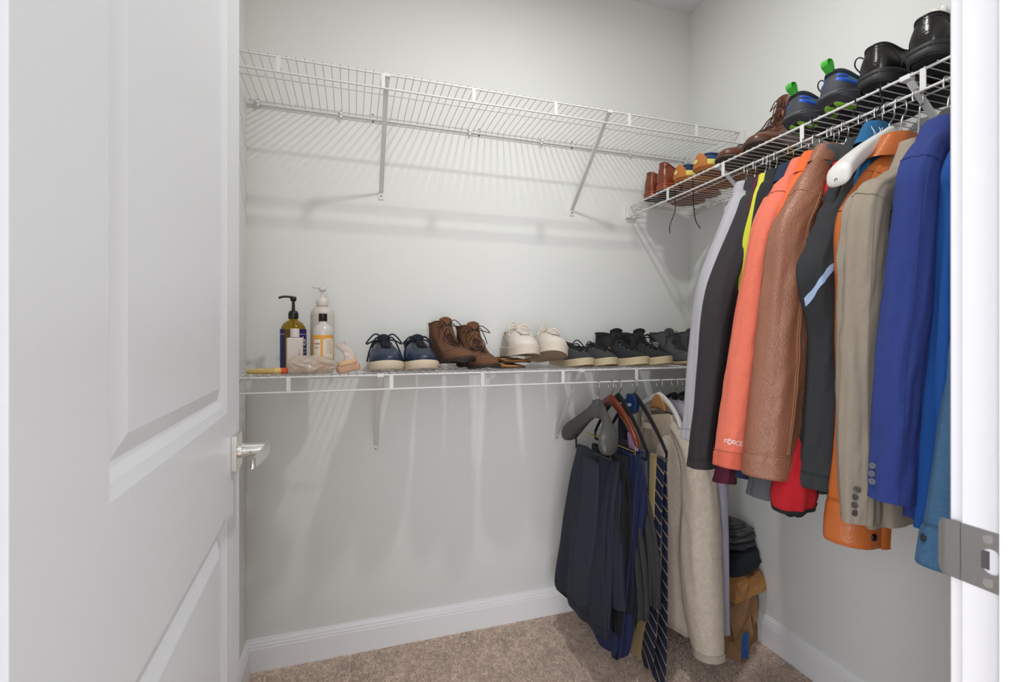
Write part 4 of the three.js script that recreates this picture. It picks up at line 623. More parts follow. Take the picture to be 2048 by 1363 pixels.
const whiteJ = cloth(0xb0afb5), charJ = mottle(0x302c2f, 0.12, { roughness: 0.92 }), maroonJ = cloth(0x54182f), yellowJ = cloth(0xcfd23c), greyStrip = M(0xa9a9a8, 0.5), blackJ = cloth(0x202327), navyBlue = cloth(0x2a3f5e), coralM = mottle(0xe4775f, 0.07), orangeM = cloth(0xee6a35), tanLeather = M(0x93624a, 0.42, { bumpMap: texLeather, bumpScale: 0.0016 }), seamTan = M(0xa8764f, 0.6), softG = cloth(0x2f3133), orangeL = M(0xb9642d, 0.35, { bumpMap: texLeather, bumpScale: 0.0010 }), seamOr = M(0x8d3f14, 0.5), beigeC = mottle(0x9b8f7f, 0.05, { bumpMap: texTwill, bumpScale: 0.0004 }), blueC = mottle(0x2c3d80, 0.08, { bumpMap: texTwill, bumpScale: 0.0004 }), tealC = mottle(0x1f5f8b, 0.05), denim = mottle(0x41688a, 0.14), redC = cloth(0xb81722), greyC = cloth(0x55575a), navyC = cloth(0x1f2c47), btnGrey = M(0x4c4642, 0.3), khaki = cloth(0x8b7f70);

garment('grey_jacket', 'pale grey zip jacket with thin cuff lines, farthest in the row', 'jacket', { zh: 0.70, zs: 0.80, sl: [[-0.464, 1.61, 0.07], [-0.487, 1.529, 0.088], [-0.521, 1.419, 0.098], [-0.555, 1.31, 0.101], [-0.578, 1.108, 0.097], [-0.6, 0.905, 0.09]], hem: 0.95, half: 0.14, mat: whiteJ, seed: 2, collar: { h: 0.02 }, cuff: { y0: 0.93, seamMat: M(0x8f8d98, 0.8) } });
garment('charcoal_jacket', 'charcoal knit jacket with long plain sleeve beside the pale grey one', 'jacket', { zh: 0.735, zs: 0.845, sl: [[-0.459, 1.594, 0.066], [-0.502, 1.518, 0.096], [-0.56, 1.307, 0.098], [-0.593, 1.111, 0.09], [-0.618, 0.942, 0.08], [-0.629, 0.842, 0.078]], hem: 0.92, half: 0.14, mat: charJ, seed: 3, collar: { h: 0.02 }, cuff: { y0: 0.865, off: 0.001 } });
garment('maroon_jacket', 'maroon jacket mostly hidden, showing a collar edge and gathered cuff', 'jacket', { zh: 0.775, zs: 0.862, sl: [[-0.452, 1.59, 0.05], [-0.482, 1.535, 0.066], [-0.50, 1.369, 0.066], [-0.528, 1.092, 0.066], [-0.556, 0.86, 0.06], [-0.565, 0.80, 0.068]], hem: 0.93, half: 0.13, mat: maroonJ, seed: 4, collar: { h: 0.015 } });
{ const { g, S } = garment('yellow_jacket', 'bright yellow jacket with grey reflective strip on its shoulder', 'jacket', { zh: 0.79, zs: 0.885, sl: [[-0.458, 1.60, 0.05], [-0.482, 1.534, 0.064], [-0.498, 1.409, 0.066], [-0.503, 1.23, 0.066], [-0.51, 1.05, 0.06]], hem: 0.95, half: 0.13, mat: yellowJ, seed: 6, collar: { h: 0.015 } });
  mesh('reflective_strip', S.patch(0.24, 0.34, 0.30, 0.85, 0.0015, 4, 20), greyStrip, g); }
garment('black_jacket', 'black thin jacket with dark blue lining between yellow and coral', 'jacket', { zh: 0.815, zs: 0.91, sl: [[-0.470, 1.60, 0.055], [-0.484, 1.515, 0.066], [-0.513, 1.297, 0.07], [-0.546, 1.082, 0.066], [-0.564, 0.86, 0.058]], hem: 0.9, half: 0.135, mat: blackJ, seed: 7, collar: { h: 0.02 } });
garment('navy_sweater', 'navy sweater with rounded collar behind the coral shirt', 'sweater', { zh: 0.868, zs: 0.925, sl: [[-0.455, 1.585, 0.05], [-0.47, 1.5, 0.06], [-0.49, 1.3, 0.062], [-0.525, 1.09, 0.062], [-0.555, 0.83, 0.06]], hem: 0.9, half: 0.13, mat: navyC, seed: 8, collar: { h: 0.022 } });
// coral work shirt with lettering near the cuff
{ const { g, S } = garment('coral_shirt', 'coral long-sleeved shirt with white lettering near the cuff', 'shirt', { zh: 0.915, zs: 0.957, sl: [[-0.477, 1.588, 0.078], [-0.501, 1.464, 0.099], [-0.545, 1.29, 0.103], [-0.579, 1.094, 0.106], [-0.607, 0.935, 0.1], [-0.619, 0.868, 0.092]], hem: 0.88, half: 0.15, mat: coralM, seed: 9, fold: 0.005, wr: 0.003, collar: { h: 0.022 }, cuff: { y0: 0.905, off: 0.0026, mat: mottle(0xd96a53, 0.05) }, shoulderSeam: mottle(0xc45c45, 0.05) });
  const t = canvasTex(512, 160, (x, w, h) => { x.fillStyle = '#000'; x.fillRect(0, 0, w, h); x.strokeStyle = '#fff'; x.fillStyle = '#fff'; x.lineWidth = 13; x.lineJoin = 'round';
    x.beginPath(); x.moveTo(22, 120); x.lineTo(22, 50); x.lineTo(88, 50); x.moveTo(22, 84); x.lineTo(78, 84); x.stroke();                       // F
    x.beginPath(); x.arc(142, 82, 50, 0, 7); x.lineWidth = 11; x.stroke(); x.beginPath(); x.arc(146, 82, 27, 0.75, 5.5); x.lineWidth = 15; x.stroke();   // ring with a C inside
    x.lineWidth = 13; x.beginPath(); x.moveTo(212, 120); x.lineTo(212, 50); x.lineTo(268, 50); x.quadraticCurveTo(290, 52, 290, 67); x.quadraticCurveTo(290, 86, 268, 86); x.lineTo(216, 86); x.moveTo(256, 88); x.lineTo(292, 120); x.stroke(); // R
    x.beginPath(); x.moveTo(390, 50); x.lineTo(340, 50); x.quadraticCurveTo(314, 52, 314, 85); x.quadraticCurveTo(314, 118, 340, 120); x.lineTo(390, 120); x.stroke();     // C
    x.beginPath(); x.moveTo(492, 50); x.lineTo(418, 50); x.lineTo(418, 120); x.lineTo(492, 120); x.moveTo(418, 85); x.lineTo(484, 85); x.stroke();     // E
  });
  t.colorSpace = THREE.NoColorSpace;
  mesh('sleeve_lettering', S.patch(-0.005, 0.155, S.vAt(0.943), S.vAt(0.922), 0.0016, 24, 6), new THREE.MeshStandardMaterial({ color: 0xf1e6e2, roughness: 0.8, alphaMap: t, transparent: true, side: THREE.DoubleSide }), g); }
garment('orange_shirt', 'bright orange long-sleeved shirt behind the brown leather jacket', 'shirt', { zh: 0.948, zs: 0.992, sl: [[-0.472, 1.572, 0.064], [-0.493, 1.456, 0.074], [-0.52, 1.164, 0.076], [-0.54, 0.95, 0.07]], hem: 0.9, half: 0.15, mat: orangeM, seed: 10, collar: { h: 0.025 }, neckY: 1.675 });
// brown leather jacket
{ const { g, S } = garment('leather_jacket', 'brown leather jacket with double stitched sleeve and wide cuff', 'jacket', { zh: 0.99, zs: 1.035, sl: [[-0.49, 1.566, 0.072], [-0.523, 1.43, 0.102], [-0.542, 1.263, 0.116], [-0.556, 1.109, 0.124], [-0.578, 0.96, 0.122], [-0.591, 0.866, 0.120]], hem: 0.92, half: 0.16, neckY: 1.69, mat: tanLeather, seed: 11, fold: 0.005, wr: 0.006, collar: { h: 0.01 }, cuff: { y0: 0.918, off: 0.003, seamMat: seamTan }, shoulderSeam: seamTan });
  for (const u of [0.203, 0.216]) mesh('sleeve_seam', S.seam(Array.from({ length: 30 }, (_, i) => [u + 0.01 * Math.sin(i / 29 * 3), lerp(0.34, S.vAt(0.924), i / 29)]), 0.0009, 0.0006), seamTan, g);
  mesh('sleeve_seam', S.seam(Array.from({ length: 30 }, (_, i) => [0.227 + 0.01 * Math.sin(i / 29 * 3), lerp(0.34, S.vAt(0.924), i / 29)]), 0.0013, 0.0), M(0x4d2c1d, 0.7), g); }
garment('grey_shirt', 'thin grey shirt, only its shoulder above brown leather jacket showing', 'shirt', { zh: 1.003, zs: 1.005, sl: [[-0.43, 1.57, 0.045], [-0.44, 1.46, 0.05], [-0.46, 1.2, 0.05], [-0.545, 0.90, 0.075], [-0.562, 0.802, 0.088]], hem: 0.86, half: 0.12, neckY: 1.678, mat: greyC, seed: 12, th: 0.018, collar: { h: 0.02 }, cuff: { y0: 0.86, mat: greyC } });
{ const { g } = garment('red_jacket', 'red fleece jacket showing only its bunched red cuff with black trim', 'jacket', { zh: 1.03, zs: 1.065, sl: [[-0.43, 1.55, 0.045], [-0.44, 1.46, 0.05], [-0.45, 1.2, 0.05], [-0.49, 1.0, 0.05], [-0.537, 0.89, 0.085], [-0.546, 0.83, 0.108], [-0.546, 0.797, 0.092]], hem: 0.86, half: 0.12, neckY: 1.66, mat: redC, seed: 13, th: 0.018, fold: 0.008, cuff: { y0: 0.806, mat: M(0x17181b, 0.9), off: 0.003, seam: false } });
  const tip = new THREE.SphereGeometry(1, 20, 12), p = tip.attributes.position; for (let i = 0; i < p.count; i++) { const n = 1 + 0.3 * N3(p.getX(i) * 2, p.getY(i) * 2, p.getZ(i) * 2); p.setXYZ(i, p.getX(i) * 0.03 * n, p.getY(i) * 0.022 * n, p.getZ(i) * 0.024 * n); } tip.computeVertexNormals(); tip.translate(-0.546 - RX, 0.797, 1.065 - 1.03); mesh('cuff_lining', tip, M(0x15171c, 0.95), g); }
// dark grey softshell with a crooked elbow and pale stripe
{ const { g, S } = garment('softshell_jacket', 'dark grey softshell jacket with bent elbow and pale blue stripe', 'jacket', { zh: 1.075, zs: 1.10, sl: [[-0.442, 1.55, 0.062], [-0.462, 1.45, 0.085], [-0.497, 1.365, 0.098], [-0.50, 1.31, 0.096], [-0.482, 1.21, 0.088], [-0.486, 1.08, 0.092], [-0.502, 0.92, 0.098], [-0.512, 0.850, 0.102]], hem: 0.835, half: 0.15, neckY: 1.66, mat: softG, seed: 14, wr: 0.011, collar: { h: 0.03 }, cuff: { y0: 0.88, off: 0.001 }, hemW: 0.02 });
  mesh('reflective_stripe', gridGeo((a, b) => S.at(lerp(-0.02, 0.26, a), S.vAt(lerp(1.288, 1.372, a) + (b - 0.5) * 0.016), 0.0018).toArray(), 14, 3), M(0x9db4d6, 0.45), g); }
// teal jacket on the white plastic hanger
garment('teal_jacket', 'teal blue jacket collar with white thread above white hanger', 'jacket', { zh: 1.113, zs: 1.135, sl: [[-0.40, 1.585, 0.045], [-0.405, 1.45, 0.05], [-0.41, 1.2, 0.05], [-0.41, 0.9, 0.05]], hem: 0.9, half: 0.10, neckY: 1.69, mat: tealC, seed: 15, th: 0.016, collar: { h: 0.02 } });
{ const rd = rng(4), l = []; for (let k = 0; k < 5; k++) { const a = V3(-0.395 + k * 0.004, 1.64 + rd() * 0.006, 1.134); l.push(wire([a, a.clone().add(V3(-0.01 + rd() * 0.02, 0.018, 0.012)), a.clone().add(V3(-0.016 + rd() * 0.04, 0.034 + rd() * 0.008, 0.008))], 0.0007, 10, 4)); }
  single('tag_thread', merge(l), M(0xd8dbe0, 0.7), 'loose white tag threads on the teal jacket', 'thread'); }
{ const h = hanger('plastic_hanger', 'wide white contoured plastic hanger between teal and orange jackets', 'hangers on the right rail', [RX, 1.672, 1.137], 0.05, { hookH: 0.0765, mat: HWHITE, arms: { half: 0.195, drop: 0.122, thick: [0.013, 0.030], tall: [0.017, 0.025], bend: 0.01, pow: 1.06 } }); h.userData.label = 'wide white contoured plastic hanger between teal and orange jackets'; }
garment('navy_vest', 'dark navy vest hanging below the white plastic hanger', 'vest', { zh: 1.122, zs: 1.128, sl: [[-0.40, 1.52, 0.04], [-0.40, 1.45, 0.04], [-0.40, 1.2, 0.04]], hem: 0.85, half: 0.13, neckY: 1.58, shY: 1.52, mat: cloth(0x141d33), seed: 16, th: 0.014 });
// orange leather jacket
{ const { g, S } = garment('orange_jacket', 'orange leather jacket with snap cuff between white hanger and beige blazer', 'jacket', { zh: 1.163, zs: 1.165, sl: [[-0.486, 1.49, 0.075], [-0.482, 1.40, 0.084], [-0.470, 1.28, 0.084], [-0.468, 1.056, 0.090], [-0.482, 0.86, 0.106], [-0.490, 0.752, 0.110]], hem: 0.86, half: 0.155, neckY: 1.645, mat: orangeL, seed: 17, wr: 0.003, collar: { h: 0.02 }, cuff: { y0: 0.838, off: 0.003, seamMat: seamOr }, shoulderSeam: seamOr });
  const b = mesh('snap_button', lathe([[0.0005, 0.0028], [0.006, 0.0022], [0.0078, 0.0008], [0.0078, -0.001]], 20), M(0x1b1522, 0.25), g); const p = S.at(0.225, S.vAt(0.778), 0.004), n = S.normal(0.225, S.vAt(0.778)); b.position.copy(p); b.quaternion.setFromUnitVectors(V3(0, 1, 0), n);
  mesh('cuff_tab', gridGeo((a, c) => S.at(lerp(0.265, 0.315, a), lerp(S.vAt(0.83), 1.0, c), 0.006 + 0.008 * a).toArray(), 6, 6), orangeL, g);
  mesh('yoke_seam', S.seam(Array.from({ length: 12 }, (_, i) => [-0.1 + 0.4 * i / 11, 0.22]), 0.0009, 0.0006), seamOr, g); }
// beige blazer with four cuff buttons
const btn = lathe([[0.0005, 0.0016], [0.003, 0.0014], [0.0048, 0.0022], [0.0062, 0.0020], [0.0066, 0.0006], [0.006, -0.001]], 18);
{ const { g, S, T } = garment('beige_blazer', 'beige cotton blazer with four grey cuff buttons', 'blazer', { zh: 1.198, zs: 1.21, sl: [[-0.516, 1.505, 0.066], [-0.522, 1.414, 0.080], [-0.528, 1.212, 0.080], [-0.529, 1.012, 0.076], [-0.530, 0.88, 0.072], [-0.531, 0.817, 0.068]], hem: 0.80, half: 0.165, neckY: 1.592, mat: beigeC, seed: 18, fold: 0.007, wr: 0.006, th: 0.028, collar: { h: 0.05 }, shoulderSeam: M(0x857a6b, 0.9), rv: 0.44 });
  [0.888, 0.872, 0.856, 0.840].forEach((y, i) => { const v = S.vAt(y), u = 0.085 - i * 0.010, b = mesh('cuff_button', btn, btnGrey, g); b.position.copy(S.at(u, v, 0.0032)); b.quaternion.setFromUnitVectors(V3(0, 1, 0), S.normal(u, v)); });
  mesh('sleeve_seam', S.seam(Array.from({ length: 24 }, (_, i) => [0.168, lerp(0.42, 0.995, i / 23)]), 0.0009, 0.0), M(0x7d7264, 0.9), g); }
// blue blazer
{ const { g, S } = garment('blue_blazer', 'royal blue wool blazer with dark cuff buttons', 'blazer', { zh: 1.255, zs: 1.283, sl: [[-0.466, 1.570, 0.060], [-0.474, 1.459, 0.080], [-0.494, 1.271, 0.088], [-0.520, 1.118, 0.090], [-0.535, 0.95, 0.088], [-0.541, 0.884, 0.086]], hem: 0.84, half: 0.135, neckY: 1.645, mat: blueC, seed: 19, fold: 0.007, wr: 0.006, th: 0.03, collar: { h: 0.012 }, shoulderSeam: M(0x24336c, 0.9), rv: 0.45 });
  [0.945, 0.93, 0.915].forEach((y) => { const v = S.vAt(y), b = mesh('cuff_button', btn, M(0x5f6470, 0.25), g); b.position.copy(S.at(-0.085, v, 0.003)); b.quaternion.setFromUnitVectors(V3(0, 1, 0), S.normal(-0.085, v)); });
  mesh('sleeve_seam', S.seam(Array.from({ length: 24 }, (_, i) => [0.10, lerp(0.42, 0.995, i / 23)]), 0.0009, 0.0), M(0x22306a, 0.9), g); }
garment('bright_blue_jacket', 'brighter blue cotton jacket between blue blazer and denim shirt', 'jacket', { zh: 1.318, zs: 1.335, sl: [[-0.44, 1.55, 0.05], [-0.445, 1.45, 0.056], [-0.462, 1.25, 0.06], [-0.488, 1.05, 0.062], [-0.512, 0.842, 0.06]], hem: 0.86, half: 0.13, neckY: 1.63, mat: cloth(0x17509a), seed: 20, th: 0.016 });
{ const { g, S } = garment('denim_shirt', 'mid-blue denim shirt with buttoned cuff by the door frame', 'shirt', { zh: 1.372, zs: 1.385, sl: [[-0.462, 1.55, 0.05], [-0.472, 1.357, 0.066], [-0.498, 1.174, 0.072], [-0.540, 0.95, 0.078], [-0.566, 0.80, 0.080]], hem: 0.655, half: 0.14, neckY: 1.63, mat: denim, seed: 21, wr: 0.006, th: 0.022, cuff: { y0: 0.865, off: 0.0028, mat: denim, seamMat: M(0x2a4a66, 0.8) } });
  const b = mesh('cuff_button', btn, M(0x252d38, 0.3), g), p = S.at(-0.06, S.vAt(0.845), 0.003); b.position.copy(p); b.quaternion.setFromUnitVectors(V3(0, 1, 0), S.normal(-0.06, S.vAt(0.845))); }

// hangers of the row: hook on the rail, arms inside the shoulders
rubHang('wood hanger inside the pale grey jacket, farthest hook on the rail', 0.70, 0.80, 0.14, { name: 'wooden_hanger', ext: -0.015 });
rubHang('wood hanger inside the charcoal knit jacket', 0.735, 0.845, 0.14, { name: 'wooden_hanger', ext: -0.015 });
for (const [lab, zh, zs, half, mat, hook, drop, low] of [['thin hanger inside the maroon jacket', 0.775, 0.862, 0.13, HVELVET], ['thin hanger inside the yellow jacket', 0.79, 0.885, 0.13, HWHITE], ['thin hanger inside the black jacket', 0.815, 0.91, 0.135, HVELVET], ['gold hooked hanger inside the navy sweater', 0.868, 0.925, 0.13, HVELVET, HGOLD], ['thin hanger inside the coral shirt', 0.915, 0.957, 0.15, HVELVET], ['thin hanger inside the bright orange shirt', 0.948, 0.992, 0.15, HVELVET], ['hanger inside the brown leather jacket', 0.99, 1.035, 0.16, HWOOD], ['thin hanger inside the thin grey shirt', 1.003, 1.03, 0.12, HWHITE], ['thin hanger inside the red fleece jacket', 1.03, 1.065, 0.12, HVELVET], ['hanger inside the softshell jacket', 1.075, 1.10, 0.14, HVELVET, null, 0.14], ['hanger inside the teal jacket', 1.113, 1.135, 0.10, HWHITE], ['red-brown wood hanger inside the orange leather jacket', 1.163, 1.165, 0.14, HRED, null, 0.18], ['wood hanger inside the beige blazer', 1.198, 1.21, 0.15, HWOOD, null, 0.13, 0.1]])
  rubHang(lab, zh, zs, half, { ext: -0.02, mat, hook, drop: drop || 0.115, low });
{ const h = rubHang('thick grey plastic hanger on top of the blue blazer', 1.255, 1.283, 0.135, { name: 'plastic_hanger', mat: HGREY, thick: [0.016, 0.014], tall: [0.02, 0.012], ext: -0.02 });
  mesh('shoulder_hump', lathe([[0.001, 0.012], [0.014, 0.011], [0.021, 0.004], [0.026, -0.02], [0.032, -0.05]], 24), HGREY, h); }
for (const [lab, zh, half] of [['thin hanger inside the brighter blue jacket', 1.318, 0.13], ['thin hanger inside the denim shirt', 1.372, 0.14]]) rubHang(lab, zh, zh + 0.015, half, { ext: -0.02, mat: HVELVET });

single('paper_tag', (() => { const g = rbox(0.042, 0.026, 0.0008, 0.0003, 0, 0, 0, 1); g.rotateZ(0.35); g.rotateY(0.5); g.translate(-0.337, 1.688, 1.037); return g; })(), M(0xdcd8cf, 0.8), 'small white paper tag above the brown leather jacket', 'tag');

// ---------- lower rail ----------
const RODL = LY - 0.0455, ZR = SD + 0.001;
const lowHang = (name, lab, x, turn, low, o) => hanger(name, lab, 'hangers on the lower rail', [x, RODL + 0.0055 - 0.055 - low, ZR], turn, { hookH: 0.055 + low, ...o });
// broad grey plastic suit hanger, arms curved toward the viewer's left
{ const h = thing('suit_hanger', 'broad charcoal plastic suit hanger holding dark navy trousers', 'hanger', [-0.671, 0.957, ZR], -Math.PI / 2 - 0.12, 'hangers on the lower rail');
  h.rotation.set(0, -Math.PI / 2 - 0.12, 0.09, 'YXZ'); mesh('hook', hookGeo(0.0775), HOOK, h);
  // local x -> world z, local z -> world -x
  const arm = gridGeo((u, v) => { const s = Math.sin((v * 2 - 1) * Math.PI / 2), a = Math.abs(s), x = s * 0.22, y = -0.135 * Math.pow(a, 1.3) - 0.02 + 0.012 * a, z = 0.058 * a * a, fl = sstep(0.35, 0.95, a), en = a > 0.86 ? Math.sqrt(Math.max(0.001, 1 - Math.pow((a - 0.86) / 0.141, 2))) : 1, th = lerp(0.013, 0.036, fl) * en, hh = lerp(0.034, 0.036, fl) * lerp(0.8, 1, Math.abs(a - 0.4) / 0.6) * en; const t = u * Math.PI * 2, c = Math.cos(t), q = Math.sin(t), e = 0.8; return [x, y + Math.sign(q) * Math.pow(Math.abs(q), e) * hh, z + Math.sign(c) * Math.pow(Math.abs(c), e) * th]; }, 28, 96, { closeU: true, capStart: true, capEnd: true });
  mesh('arms', arm, HGREY, h); mesh('neck', rbox(0.05, 0.066, 0.032, 0.008, 0, -0.026, 0.002, 3), HGREY, h);
  mesh('trouser_bar', merge([rod([-0.175, -0.188, 0.03], [0.175, -0.182, 0.03], 0.005, 10), rod([-0.175, -0.188, 0.03], [-0.165, -0.11, 0.035], 0.004, 8), rod([0.175, -0.182, 0.03], [0.165, -0.11, 0.035], 0.004, 8)]), M(0x161616, 0.6), h); }
// trousers folded over the bar: two leaves each, crease folds
function trousers(name, label, keys, mat, o = {}) {
  const g = thing(name, label, 'trousers', [0, 0, 0], 0, 'trousers on the lower rail');
  const top = keys[0], A = Math.PI / 2, mk = (dx, dz, sc, cut, sd) => keys.map(([x, y, z, hw, ht], i) => [x + dx * sstep(0, 0.25, i / (keys.length - 1)) , cut ? Math.max(y, cut) : y, z + dz, hw * sc, ht, A, 0]);
  const L1 = makeLoft([[top[0], top[1] + 0.012, top[2], top[3] * 0.96, 0.004, A], ...mk(-0.016, 0, 1, 0)], { n: 3.2, fold: o.fold ?? 0.008, freq: 6, seed: o.seed, wav: o.wav ?? 0.004, wavN: 7, rows: 50, seg: 60 });
  mesh('front_leg', L1.geo(), mat, g);
  const k2 = keys.map(([x, y, z, hw, ht], i) => { const t = i / (keys.length - 1); return [x + 0.016 * sstep(0, 0.25, t) + (o.dx || 0), lerp(top[1], o.y2 ?? keys[keys.length - 1][1] + 0.07, t), z + (o.dz || 0.02) * t, hw * 0.92, ht, A]; });
  const L2 = makeLoft([[top[0], top[1] + 0.011, top[2], top[3] * 0.94, 0.004, A], ...k2], { n: 3.2, fold: o.fold ?? 0.008, freq: 6, seed: (o.seed || 1) + 7, wav: o.wav ?? 0.004, wavN: 6, rows: 50, seg: 60 });
  mesh('back_leg', L2.geo(), mat, g);
  return { g, L1, L2 };
}
const suitNavy = cloth(0x222936, { roughness: 0.85 }), suitBlack = cloth(0x191c20), suitBlue = cloth(0x1e2850, { roughness: 0.85 }), suitGrey = cloth(0x3a3b3c);
{ const { g, L1 } = trousers('navy_trousers', 'dark navy suit trousers folded over the grey suit hanger', [[-0.70, 0.768, 0.372, 0.148, 0.010], [-0.705, 0.66, 0.372, 0.152, 0.018], [-0.712, 0.5, 0.352, 0.165, 0.022], [-0.716, 0.34, 0.332, 0.185, 0.024], [-0.716, 0.22, 0.318, 0.195, 0.024], [-0.714, 0.185, 0.32, 0.185, 0.02]], suitNavy, { seed: 3, y2: 0.30, dz: 0.06 });
  mesh('waist_seam', L1.seam(Array.from({ length: 24 }, (_, i) => [0.02 + 0.48 * i / 23, 0.83]), 0.0008, 0.0004), M(0x0f131c, 0.9), g);
  mesh('belt_loop', gridGeo((a, b) => L1.at(lerp(0.44, 0.42, a), lerp(0.86, 0.99, b), 0.004 * Math.sin(b * Math.PI) + 0.001).toArray(), 3, 8), suitNavy, g);
  mesh('side_pocket_seam', L1.seam(Array.from({ length: 12 }, (_, i) => [0.30 + 0.01 * i / 11, 0.66 + 0.3 * i / 11]), 0.0007, 0.0003), M(0x0f131c, 0.9), g); 
  // second leg folded in front
  const leg = makeLoft([[-0.735, 0.765, 0.40, 0.06, 0.004, Math.PI / 2], [-0.742, 0.6, 0.395, 0.062, 0.009, Math.PI / 2], [-0.75, 0.42, 0.375, 0.066, 0.011, Math.PI / 2], [-0.755, 0.30, 0.365, 0.064, 0.011, Math.PI / 2], [-0.755, 0.245, 0.36, 0.058, 0.009, Math.PI / 2, 0.1]], { n: 3, fold: 0.004, seed: 8, rows: 36, seg: 40 });
  mesh('turned_leg', leg.geo(), cloth(0x2b3240), g); }
trousers('black_trousers', 'black suit trousers between the dark navy and blue pairs', [[-0.662, 0.775, 0.40, 0.125, 0.008], [-0.663, 0.6, 0.405, 0.125, 0.012], [-0.664, 0.4, 0.395, 0.13, 0.014], [-0.664, 0.26, 0.39, 0.12, 0.014], [-0.664, 0.19, 0.40, 0.10, 0.011]], suitBlack, { seed: 5, wav: 0.003 });
{ const { g, L1 } = trousers('blue_trousers', 'deep blue trousers hanging lowest, bunched near the carpet', [[-0.622, 0.79, 0.42, 0.11, 0.008], [-0.624, 0.62, 0.425, 0.10, 0.014], [-0.628, 0.42, 0.415, 0.10, 0.017], [-0.634, 0.28, 0.40, 0.11, 0.022], [-0.638, 0.17, 0.395, 0.105, 0.026], [-0.638, 0.11, 0.40, 0.085, 0.022], [-0.638, 0.078, 0.405, 0.05, 0.013]], suitBlue, { seed: 6, wav: 0.006, fold: 0.010, y2: 0.34 }); }
{ const { g, L1 } = trousers('grey_trousers', 'charcoal grey trousers beside the ties, waistband at the bottom', [[-0.585, 0.80, 0.385, 0.055, 0.007], [-0.585, 0.62, 0.418, 0.062, 0.012], [-0.585, 0.42, 0.46, 0.07, 0.014], [-0.586, 0.30, 0.478, 0.072, 0.015], [-0.586, 0.245, 0.482, 0.06, 0.014]], suitGrey, { seed: 7, wav: 0.003, y2: 0.29 });
  mesh('waist_band', gridGeo((u, v) => L1.at(u, lerp(0.88, 0.985, v), 0.002).toArray(), 48, 4, { closeU: true }), suitGrey, g);
  mesh('belt_loop', gridGeo((a, b) => L1.at(lerp(0.42, 0.39, a), lerp(0.84, 0.98, b), 0.005).toArray(), 2, 4), cloth(0x38393a), g); }
{ // narrow lavender belt and small dark cloth near the wooden hanger
  const h = lowHang('wooden_hanger', 'glossy red-brown wooden hanger with gold clip on lower rail', -0.617, -Math.PI / 2, 0.02, { mat: HRED, arms: { half: 0.20, drop: 0.12, thick: [0.011, 0.010], tall: [0.018, 0.015], bend: 0.012 }, bar: 0 });
  mesh('skirt_clip', merge([wire([[0.185, -0.12, 0.012], [0.186, -0.15, 0.014], [0.183, -0.166, 0.012], [0.176, -0.168, 0.01], [0.172, -0.158, 0.01]], 0.0018, 20, 6)]), HGOLD, h);
  mesh('trouser_bar', rod([-0.18, -0.152, 0.012], [0.18, -0.152, 0.012], 0.003, 8), HGOLD, h); 
  const r = makeLoft([[-0.583, 0.856, 0.43, 0.024, 0.008, Math.PI / 2], [-0.583, 0.846, 0.43, 0.026, 0.012, Math.PI / 2], [-0.583, 0.82, 0.435, 0.026, 0.013, Math.PI / 2], [-0.583, 0.77, 0.44, 0.024, 0.010, Math.PI / 2]], { fold: 0.002, rows: 16, seg: 24 });
  single('lavender_scarf', r.geo(), mottle(0xb892bb, 0.1), 'small lavender striped cloth tucked behind wooden hanger', 'scarf'); }
const velArms = { half: 0.205, drop: 0.165, thick: [0.005, 0.0045], tall: [0.012, 0.009] };
lowHang('velvet_hanger', 'slim black velvet hanger behind the wooden one', -0.585, -Math.PI / 2, 0.008, { mat: HVELVET, arms: { ...velArms, half: 0.19 }, bar: 0.96 });
lowHang('velvet_hanger', 'slim black velvet hanger carrying the ties', -0.515, -Math.PI / 2 - 0.06, 0.01, { mat: HVELVET, arms: { ...velArms, half: 0.22 }, bar: 0.96 });
{ // blue molded tie clip with white print around the hanger neck
  const g = thing('tie_holder', 'blue plastic tie holder with white print on velvet hanger neck', 'holder', [-0.522, 0.955, ZR - 0.012], -Math.PI / 2 + 0.35);
  const sh = new THREE.Shape(); sh.moveTo(-0.035, -0.03); sh.quadraticCurveTo(-0.03, 0.0, -0.008, 0.006); sh.lineTo(-0.008, 0.022); sh.lineTo(0.022, 0.022); sh.lineTo(0.033, 0.0); sh.lineTo(0.026, -0.04); sh.lineTo(0.012, -0.046); sh.quadraticCurveTo(-0.012, -0.03, -0.035, -0.03);
  const e = new THREE.ExtrudeGeometry(sh, { depth: 0.02, bevelEnabled: true, bevelSize: 0.003, bevelThickness: 0.003, bevelSegments: 3, curveSegments: 10 }); e.translate(0, 0, -0.004); mesh('body', e, M(0x13305c, 0.45), g);
  const t = canvasTex(256, 128, (x, w, h) => { x.fillStyle = '#000'; x.fillRect(0, 0, w, h); x.fillStyle = '#fff'; x.beginPath(); for (let i = 0; i < 10; i++) { const a = i / 10 * 6.283, q = i & 1 ? 12 : 27; x.lineTo(48 + Math.sin(a) * q, 62 - Math.cos(a) * q); } x.fill(); x.strokeStyle = '#fff'; x.lineWidth = 9; x.beginPath(); x.ellipse(150, 62, 60, 24, -0.1, 0, 7); x.stroke(); x.beginPath(); x.moveTo(96, 70); x.lineTo(210, 52); x.stroke(); x.beginPath(); x.moveTo(104, 100); x.lineTo(200, 92); x.stroke(); }); t.colorSpace = THREE.NoColorSpace;
  const pl = new THREE.PlaneGeometry(0.042, 0.021); pl.translate(0.0, -0.014, 0.0195); mesh('printed_mark', pl, new THREE.MeshStandardMaterial({ color: 0xdfe6ee, roughness: 0.6, alphaMap: t, transparent: true, side: THREE.DoubleSide }), g); }
